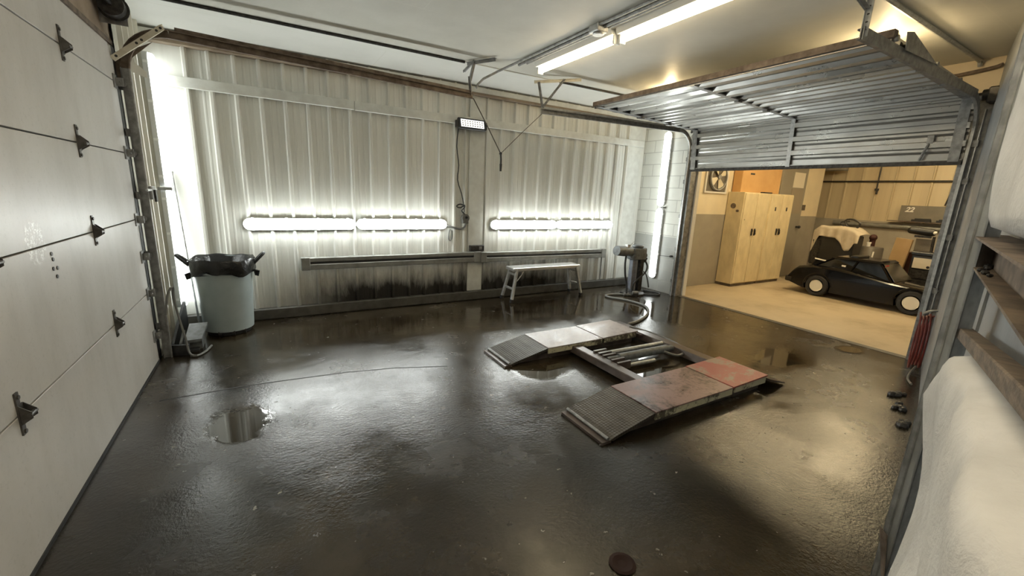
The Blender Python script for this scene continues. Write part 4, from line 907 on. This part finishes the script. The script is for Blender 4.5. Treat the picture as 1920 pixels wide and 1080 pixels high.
sg = Root('sign_board', (11.86, 3.3, 1.38), 'grey board with white numerals leaning on the far wall', 'sign')
f = MB(); f.box((11.86, 2.72, 1.378), (11.885, 3.74, 1.70)); sg.part(f, 'board', 'sign', bev=.003)
def text_mesh(body, size, shear):
    cu = bpy.data.curves.new('numerals', 'FONT'); cu.body = body; cu.size = size; cu.shear = shear; cu.extrude = .002; cu.offset = .004
    ob = bpy.data.objects.new('numerals', cu); C.objects.link(ob)
    bpy.context.view_layer.update()
    me = bpy.data.meshes.new_from_object(ob.evaluated_get(bpy.context.evaluated_depsgraph_get()))
    bpy.data.objects.remove(ob); return me
me = text_mesh('22', .14, .3); me.materials.clear(); me.materials.append(M['white_paint'])
tx = bpy.data.objects.new('numerals', me); C.objects.link(tx); tx.parent = sg.o
tx.rotation_euler = (PI / 2, 0, -PI / 2); tx.location = (-.004, .36, .19); tx['label'] = 'white numerals 22'
for k, (y, w) in enumerate(((3.35, .30), (3.0, .22))):
    f = MB(); f.box((11.785, y - w / 2, 1.376), (11.845, y + w / 2, 1.42)); f.cyl((11.80, y - w / 2, 1.43), (11.80, y + w / 3, 1.43), .015, n=8)
    one(f, 'hand_tool', 'black_plastic', ['longer black tool lying on the narrow shelf in front of the sign', 'shorter black tool lying on the narrow shelf in front of the sign'][k], 'tool', (11.81, y, 1.376))

# the little stock car
car = Root('race_car', (9.1, 2.95, 0), 'small glossy black stock car with white wheels parked in the workshop', 'car')
X0, X1 = 8.60, 9.48
def arch(yc, r=.22, zc=.19, zs=.10):
    a0 = math.asin((zs - zc) / r); n = 9
    return [(yc + r * cos(a0 + (PI - 2 * a0) * k / n), zc + r * sin(a0 + (PI - 2 * a0) * k / n)) for k in range(n + 1)]
# arches walked from the rear (high y) to the front
prof = [(4.14, .20), (4.16, .30), (4.08, .42), (4.00, .50), (3.75, .555), (3.40, .555), (3.05, .52), (2.65, .455), (2.30, .43), (1.95, .395), (1.72, .36), (1.64, .27), (1.63, .13), (1.75, .10)]
prof += arch(2.31)[::-1] + arch(3.64)[::-1]
prof += [(3.95, .135)]
def ring(x, kz, ky=1.0, o=0): return [(x, 2.9 + (y - 2.9) * ky, .10 + (z - .10) * kz if z > .12 else z) for y, z in prof]
f = MB(); f.loft([ring(X0, .90, .992), ring(X0 + .015, .955, .997), ring(X0 + .05, 1.0), ring(X1 - .05, 1.0), ring(X1 - .015, .955, .997), ring(X1, .90, .992)]); car.part(f, 'body', 'car_black', smooth=True, flat_angle=25)
for yc in (2.31, 3.64):
    f = MB(); f.tube([(X0 + .004, y, z) for y, z in arch(yc, .226, .19, .12)], .012, 8, 1); car.part(f, 'wheel_arch_lip', 'car_black', smooth=True)
f = MB(); f.box((X0 + .03, 3.32, .10), (X1 - .03, 2.62, .40)); car.part(f, 'floor_pan', 'car_black')
bel = [(3.66, .49), (2.60, .455)]; rf = [(3.36, .715), (2.82, .725)]
def quad(y, z, ix): return [(X0 + ix, y, z), (X1 - ix, y, z)]
f = MB(); f.loft([[(X0 + .05, 3.78, .54), (X1 - .05, 3.78, .54), (X1 - .05, 2.60, .44), (X0 + .05, 2.60, .44)], [(X0 + .13, 3.50, .71), (X1 - .13, 3.50, .71), (X1 - .13, 2.82, .72), (X0 + .13, 2.82, .72)]]); gh = car.part(f, 'cabin', 'car_glass', bev=.012, seg=2)
f = MB(); f.loft([[(X0 + .11, 3.53, .705), (X1 - .11, 3.53, .705), (X1 - .11, 2.78, .715), (X0 + .11, 2.78, .715)], [(X0 + .15, 3.47, .75), (X1 - .15, 3.47, .75), (X1 - .15, 2.84, .755), (X0 + .15, 2.84, .755)]]); car.part(f, 'roof', 'car_black', bev=.015, seg=2)
f = MB(); f.box((X0 + .22, 3.18, .745), (X1 - .22, 3.30, .785)); car.part(f, 'roof_vent', 'black_plastic', bev=.012)
for ix in (0, 1):
    xb, xt = (X0 + .045, X0 + .122) if ix == 0 else (X1 - .045, X1 - .122)
    for (yb, zb_, yt, zt_) in ((3.76, .545, 3.50, .715), (3.22, .475, 3.14, .715), (2.62, .45, 2.83, .72)):
        f = MB(); f.bar((xb, yb, zb_), (xt, yt, zt_), .03, .014, (0, 0, 1)); car.part(f, 'pillar', 'car_black')
f = MB(); a, b, c, d = V((X0 + .08, 2.590, .452)), V((X1 - .08, 2.590, .452)), V((X1 - .15, 2.803, .712)), V((X0 + .15, 2.803, .712))
nn = (b - a).cross(d - a).normalized(); f.prism([a, b, c, d], nn * .006 if nn.y < 0 else -nn * .006); ws = car.part(f, 'windscreen', 'car_screen')
f = MB()
for k in range(4): p = d.lerp(c, .05 + .055 * k) * .90 + a.lerp(b, .05 + .055 * k) * .10; f.box((p.x - .012, p.y - .014, p.z - .03), (p.x + .012, p.y - .004, p.z + (.01 if k % 2 else .0)))
car.part(f, 'decal', 'red_decal')
f = MB(); f.box((X0 + .085, 3.29, .585), (X0 + .10, 3.35, .615)); f.box((X0 + .085, 3.29, .54), (X0 + .095, 3.31, .55)); car.part(f, 'window_sticker', 'white_paint')
f = MB(); f.prism([(X0 + .14, 3.86, .50), (X0 + .14, 3.50, .50), (X0 + .14, 3.48, .60), (X0 + .14, 3.78, .66)], (.012, 0, 0)); f.prism([(X1 - .14, 3.86, .50), (X1 - .14, 3.50, .50), (X1 - .14, 3.48, .60), (X1 - .14, 3.78, .66)], (-.012, 0, 0)); car.part(f, 'side_fin', 'car_black')
f = MB(); f.bar((X0 + .12, 3.80, .665), (X0 + .30, 3.46, .60), .10, .014, (0, 0, 1)); f.bar((X0 + .20, 3.78, .50), (X0 + .26, 3.68, .505), .05, .02); car.part(f, 'spoiler', 'white_paint')
f = MB(); f.box((X0 - .005, 4.06, .18), (X1 + .005, 4.20, .29)); car.part(f, 'rear_bumper', 'black_plastic', bev=.03, seg=2)
f = MB(); f.box((X0 + .10, 1.72, .30), (X0 + .20, 1.64, .36)).box((X1 - .2, 1.72, .30), (X1 - .1, 1.64, .36)); car.part(f, 'headlamp', 'white_paint')
for yc in (3.64, 2.31):
    for sx in (-1, 1):
        xo = X0 - .012 if sx < 0 else X1 + .012; xi = xo - sx * .15
        f = MB(); n = 32
        def cr(x, r): return [(x, yc + r * cos(2 * PI * k / n), 0.188 + r * sin(2 * PI * k / n)) for k in range(n)]
        f.loft([cr(xo, .120), cr(xo, .172), cr(xo - sx * .02, 0.188), cr(xi, 0.188), cr(xi, .11)], caps=False); w_ = car.part(f, 'wheel', 'black_rubber', smooth=True)
        f = MB(); f.loft([cr(xo + sx * .004, .120), cr(xo + sx * .004, .104), cr(xo - sx * .045, .092), cr(xo - sx * .03, .07), cr(xo - sx * .02, .05)]); car.sub(w_, f, 'rim', 'rim', smooth=True)
        f = MB(); f.cyl((xo - sx * .03, yc, 0.188), (xo + sx * .002, yc, 0.188), .030, n=16)
        for k in range(5): a = 2 * PI * k / 5; f.cyl((xo - sx * .03, yc + .055 * cos(a), 0.188 + .055 * sin(a)), (xo - sx * .01, yc + .055 * cos(a), 0.188 + .055 * sin(a)), .008, n=8)
        car.sub(w_, f, 'hub', 'hub')

# machine under the sheet
mc = Root('covered_machine', (10.35, 4.0, 0), 'black machine behind the car, covered by a pale sheet', 'machine')
f = MB(); f.prism([(10.0, 3.74, 0), (10.0, 4.40, 0), (10.0, 4.40, 1.0), (10.0, 4.33, 1.18), (10.0, 3.90, 1.18), (10.0, 3.74, 1.04)], (.42, 0, 0)); mc.part(f, 'body', 'black_plastic', bev=.02, seg=2)
f = MB(); f.box((9.97, 4.30, .40), (10.1, 4.48, .95)); mc.part(f, 'side_cover', 'dark_steel', bev=.03)
f = MB(); f.tube([(10.3, 4.0, 1.18), (10.3, 4.08, 1.34), (10.3, 3.95, 1.37), (10.3, 3.82, 1.30), (10.3, 3.86, 1.20)], .02, 8); f.tube([(10.3, 4.08, 1.22), (10.3, 4.15, 1.30), (10.3, 4.0, 1.33)], .014, 8); mc.part(f, 'top_handle', 'dark_steel')
f = MB(); rows = []
NY = 44; Y0_, Y1_ = 3.66, 4.47
ht = [(0, .15), (.08, .20), (.16, .40), (.24, .44), (.30, .40), (.40, .26), (.48, .21), (.70, .20), (.84, .19), (.92, .30), (1, .46)]
def hang(t):
    for (a, x), (b_1, y) in zip(ht, ht[1:]):
        if a <= t <= b_1: return x + (y - x) * (t - a) / (b_1 - a)
def edge_drop(t): return .13 * max(0, (.26 - t) / .26) ** 1.3 + .10 * max(0, (t - .86) / .14)
for k in range(14):
    row = []
    for i in range(NY + 1):
        t = i / NY; y = Y0_ + (Y1_ - Y0_) * t
        if k < 5: x = 10.44 - .45 * k / 4; z = 1.215 + .008 * sin(t * 12 + k) - edge_drop(t)
        else:
            u = (k - 4) / 9; x = 9.975 - .018 * sin(t * 30 + 1) * u - .02 * u; z = 1.20 - edge_drop(t) - hang(t) * u
        row.append((x, y, z))
    rows.append(row)
f.loft(rows, caps=False, closed=False); one(f, 'dust_sheet', 'cloth', 'pale sheet draped over the black machine behind the car', 'sheet', (10.3, 4.0, 1.2), smooth=True, solid=.006, flat_angle=70)
br = Root('drum', (10.15, 3.48, 0), 'dark grey drum standing right of the sheet covered machine', 'drum')
f = MB(); f.lathe([(.17, 0), (.175, .3), (.18, .31), (.175, .32), (.175, .60), (.18, .61), (.175, .62), (.17, .86), (.16, .88), (.02, .885)], (10.15, 3.48, 0), 28); br.part(f, 'barrel', 'barrel', smooth=True)
f = MB(); f.cyl((10.12, 3.54, .88), (10.12, 3.54, .94), .03, n=12).cyl((10.12, 3.54, .94), (10.12, 3.54, .965), .036, n=12); br.part(f, 'cap', 'white_paint')
f = MB(); f.tube([(9.98, 3.39, .80), (9.965, 3.39, .72), (9.97, 3.40, .62)], .014, 8); br.part(f, 'handle', 'white_paint')
f = MB(); f.cyl((10.78, 3.72, .0), (10.78, 3.72, 1.0), .05, n=14).sph((10.78, 3.72, 1.02), .07, 12); one(f, 'gas_bottle', 'maroon', 'dark red slim bottle behind the drum', 'bottle', (10.78, 3.72, 0), smooth=True)
f = MB(); T = Matrix.Translation((10.0, 3.10, .0)) @ Euler((math.radians(4), math.radians(5), 0)).to_matrix().to_4x4(); f.box((0, -.12, .01), (.06, .12, 1.10), T); cp = one(f, 'cardboard_sheet', 'cardboard_pale', 'tall tan cardboard carton leaning behind the car', 'cardboard', (10.0, 3.1, 0), bev=.004)
f = MB(); f.box((10.32, 2.66, 0), (10.7, 3.02, .84)); one(f, 'crate', 'maroon', 'dark maroon crate behind the car, right of the tan cardboard', 'crate', (10.45, 2.82, 0), bev=.01)
f = MB(); f.box((10.40, 2.95, .845), (10.44, 2.72, 1.10)); one(f, 'leaning_panel', 'sign', 'grey panel standing on the maroon crate', 'panel', (10.34, 2.83, .845))
tb_ = Root('tool_chest', (9.98, 2.52, 0), 'black tool chest behind the bonnet of the car', 'tool chest')
f = MB(); f.box((9.80, 2.30, .05), (10.1, 2.78, .84)); tb_.part(f, 'cabinet', 'black_plastic', bev=.012)
for k in range(4):
    f = MB(); f.box((9.785, 2.33, .10 + .17 * k), (9.80, 2.75, .25 + .17 * k)); dr = tb_.part(f, 'drawer', 'dark_steel', bev=.004)
f = MB(); f.cyl((9.85, 2.36, .03), (9.85, 2.39, .03), .03, n=12).cyl((9.85, 2.70, .03), (9.85, 2.73, .03), .03, n=12).cyl((10.05, 2.36, .03), (10.05, 2.39, .03), .03, n=12).cyl((10.05, 2.70, .03), (10.05, 2.73, .03), .03, n=12); tb_.part(f, 'caster', 'black_rubber')
f = MB(); f.box((9.80, 2.30, .84), (10.1, 2.80, .90)); tb_.part(f, 'lid', 'black_plastic', bev=.012)
pp = Root('paper_sheet', (9.776, 2.6, .70), 'white card with a dark dot stuck on the tool chest', 'paper')
f = MB(); f.box((9.776, 2.47, .62), (9.785, 2.74, .80)); pp.part(f, 'card', 'paper')
f = MB(); f.cyl((9.768, 2.53, .655), (9.775, 2.53, .655), .022, n=12); pp.part(f, 'dot', 'black_plastic')
st = Root('work_lamp', (10.2, 2.62, 0), 'black work lamp on a stand behind the tool chest', 'lamp')
f = MB(); f.cyl((10.2, 2.62, 0), (10.2, 2.66, 1.16), .022, n=10).cyl((10.2, 2.62, 0), (10.2, 2.62, .03), .08, n=20); st.part(f, 'stand', 'dark_steel')
f = MB(); f.cyl((10.2, 2.70, 1.23), (10.2, 2.98, 1.25), .065, n=20).sph((10.2, 2.70, 1.23), .065, 14).sph((10.2, 2.98, 1.25), .065, 14); st.part(f, 'head', 'black_plastic', smooth=True)
f = MB(); f.sph((10.16, 2.65, 1.23), .030, 10); st.part(f, 'end_cap', 'white_paint')
f = MB(); f.box((10.17, 2.70, 1.13), (10.23, 2.92, 1.17)); st.part(f, 'bracket', 'dark_steel')
# workshop ceiling lights (hidden from the camera by the raised door)
def shop_light(x, y, L, label):
    r = Root('shop_light', (x, y, ZC), label, 'light', 'workshop strip lights')
    f = MB(); f.box((x - .06, y - L / 2, ZC - .06), (x + .06, y + L / 2, ZC)); r.part(f, 'housing', 'white_plastic')
    for k in (-1, 1):
        f = MB(); f.cyl((x + .035 * k, y - L / 2 + .02, ZC - .085), (x + .035 * k, y + L / 2 - .02, ZC - .085), .019, n=14); r.part(f, 'tube', 'shop_tube', smooth=True)
shop_light(7.5, 3.3, 2.4, 'lit twin tube light on the workshop ceiling nearest the raised door')
shop_light(9.9, 2.6, 2.4, 'lit twin tube light on the workshop ceiling above the tool chest')

# ------------------------------------------------------------------ camera, world, view
w = bpy.data.worlds.new('World'); S.world = w; w.use_nodes = True
w.node_tree.nodes['Background'].inputs[0].default_value = (.5, .5, .5, 1); w.node_tree.nodes['Background'].inputs[1].default_value = .05
yaw, pit, rol, fpx = .532665, -.2231878, -.04301, 781.58
fw = V((sin(yaw) * cos(pit), cos(yaw) * cos(pit), sin(pit))); r0 = V((cos(yaw), -sin(yaw), 0)); dn = fw.cross(r0)
rt = r0 * cos(rol) + dn * sin(rol); dd = -r0 * sin(rol) + dn * cos(rol)
cam = bpy.data.cameras.new('Camera'); co = bpy.data.objects.new('Camera', cam); C.objects.link(co)
mw = Matrix((rt, -dd, -fw)).transposed().to_4x4(); mw.translation = (0, 0, 1.6); co.matrix_world = mw
cam.sensor_width = 36; cam.lens = fpx / 1920 * 36; cam.clip_start = .02; S.camera = co
vs = S.view_settings; vs.view_transform = 'Standard'; vs.look = 'None'; vs.gamma = 1; vs.use_curve_mapping = False
vs.exposure = 0.68
S.cycles.max_bounces = 8; S.cycles.diffuse_bounces = 5; S.cycles.glossy_bounces = 4; S.cycles.sample_clamp_indirect = 6; S.cycles.use_denoising = True
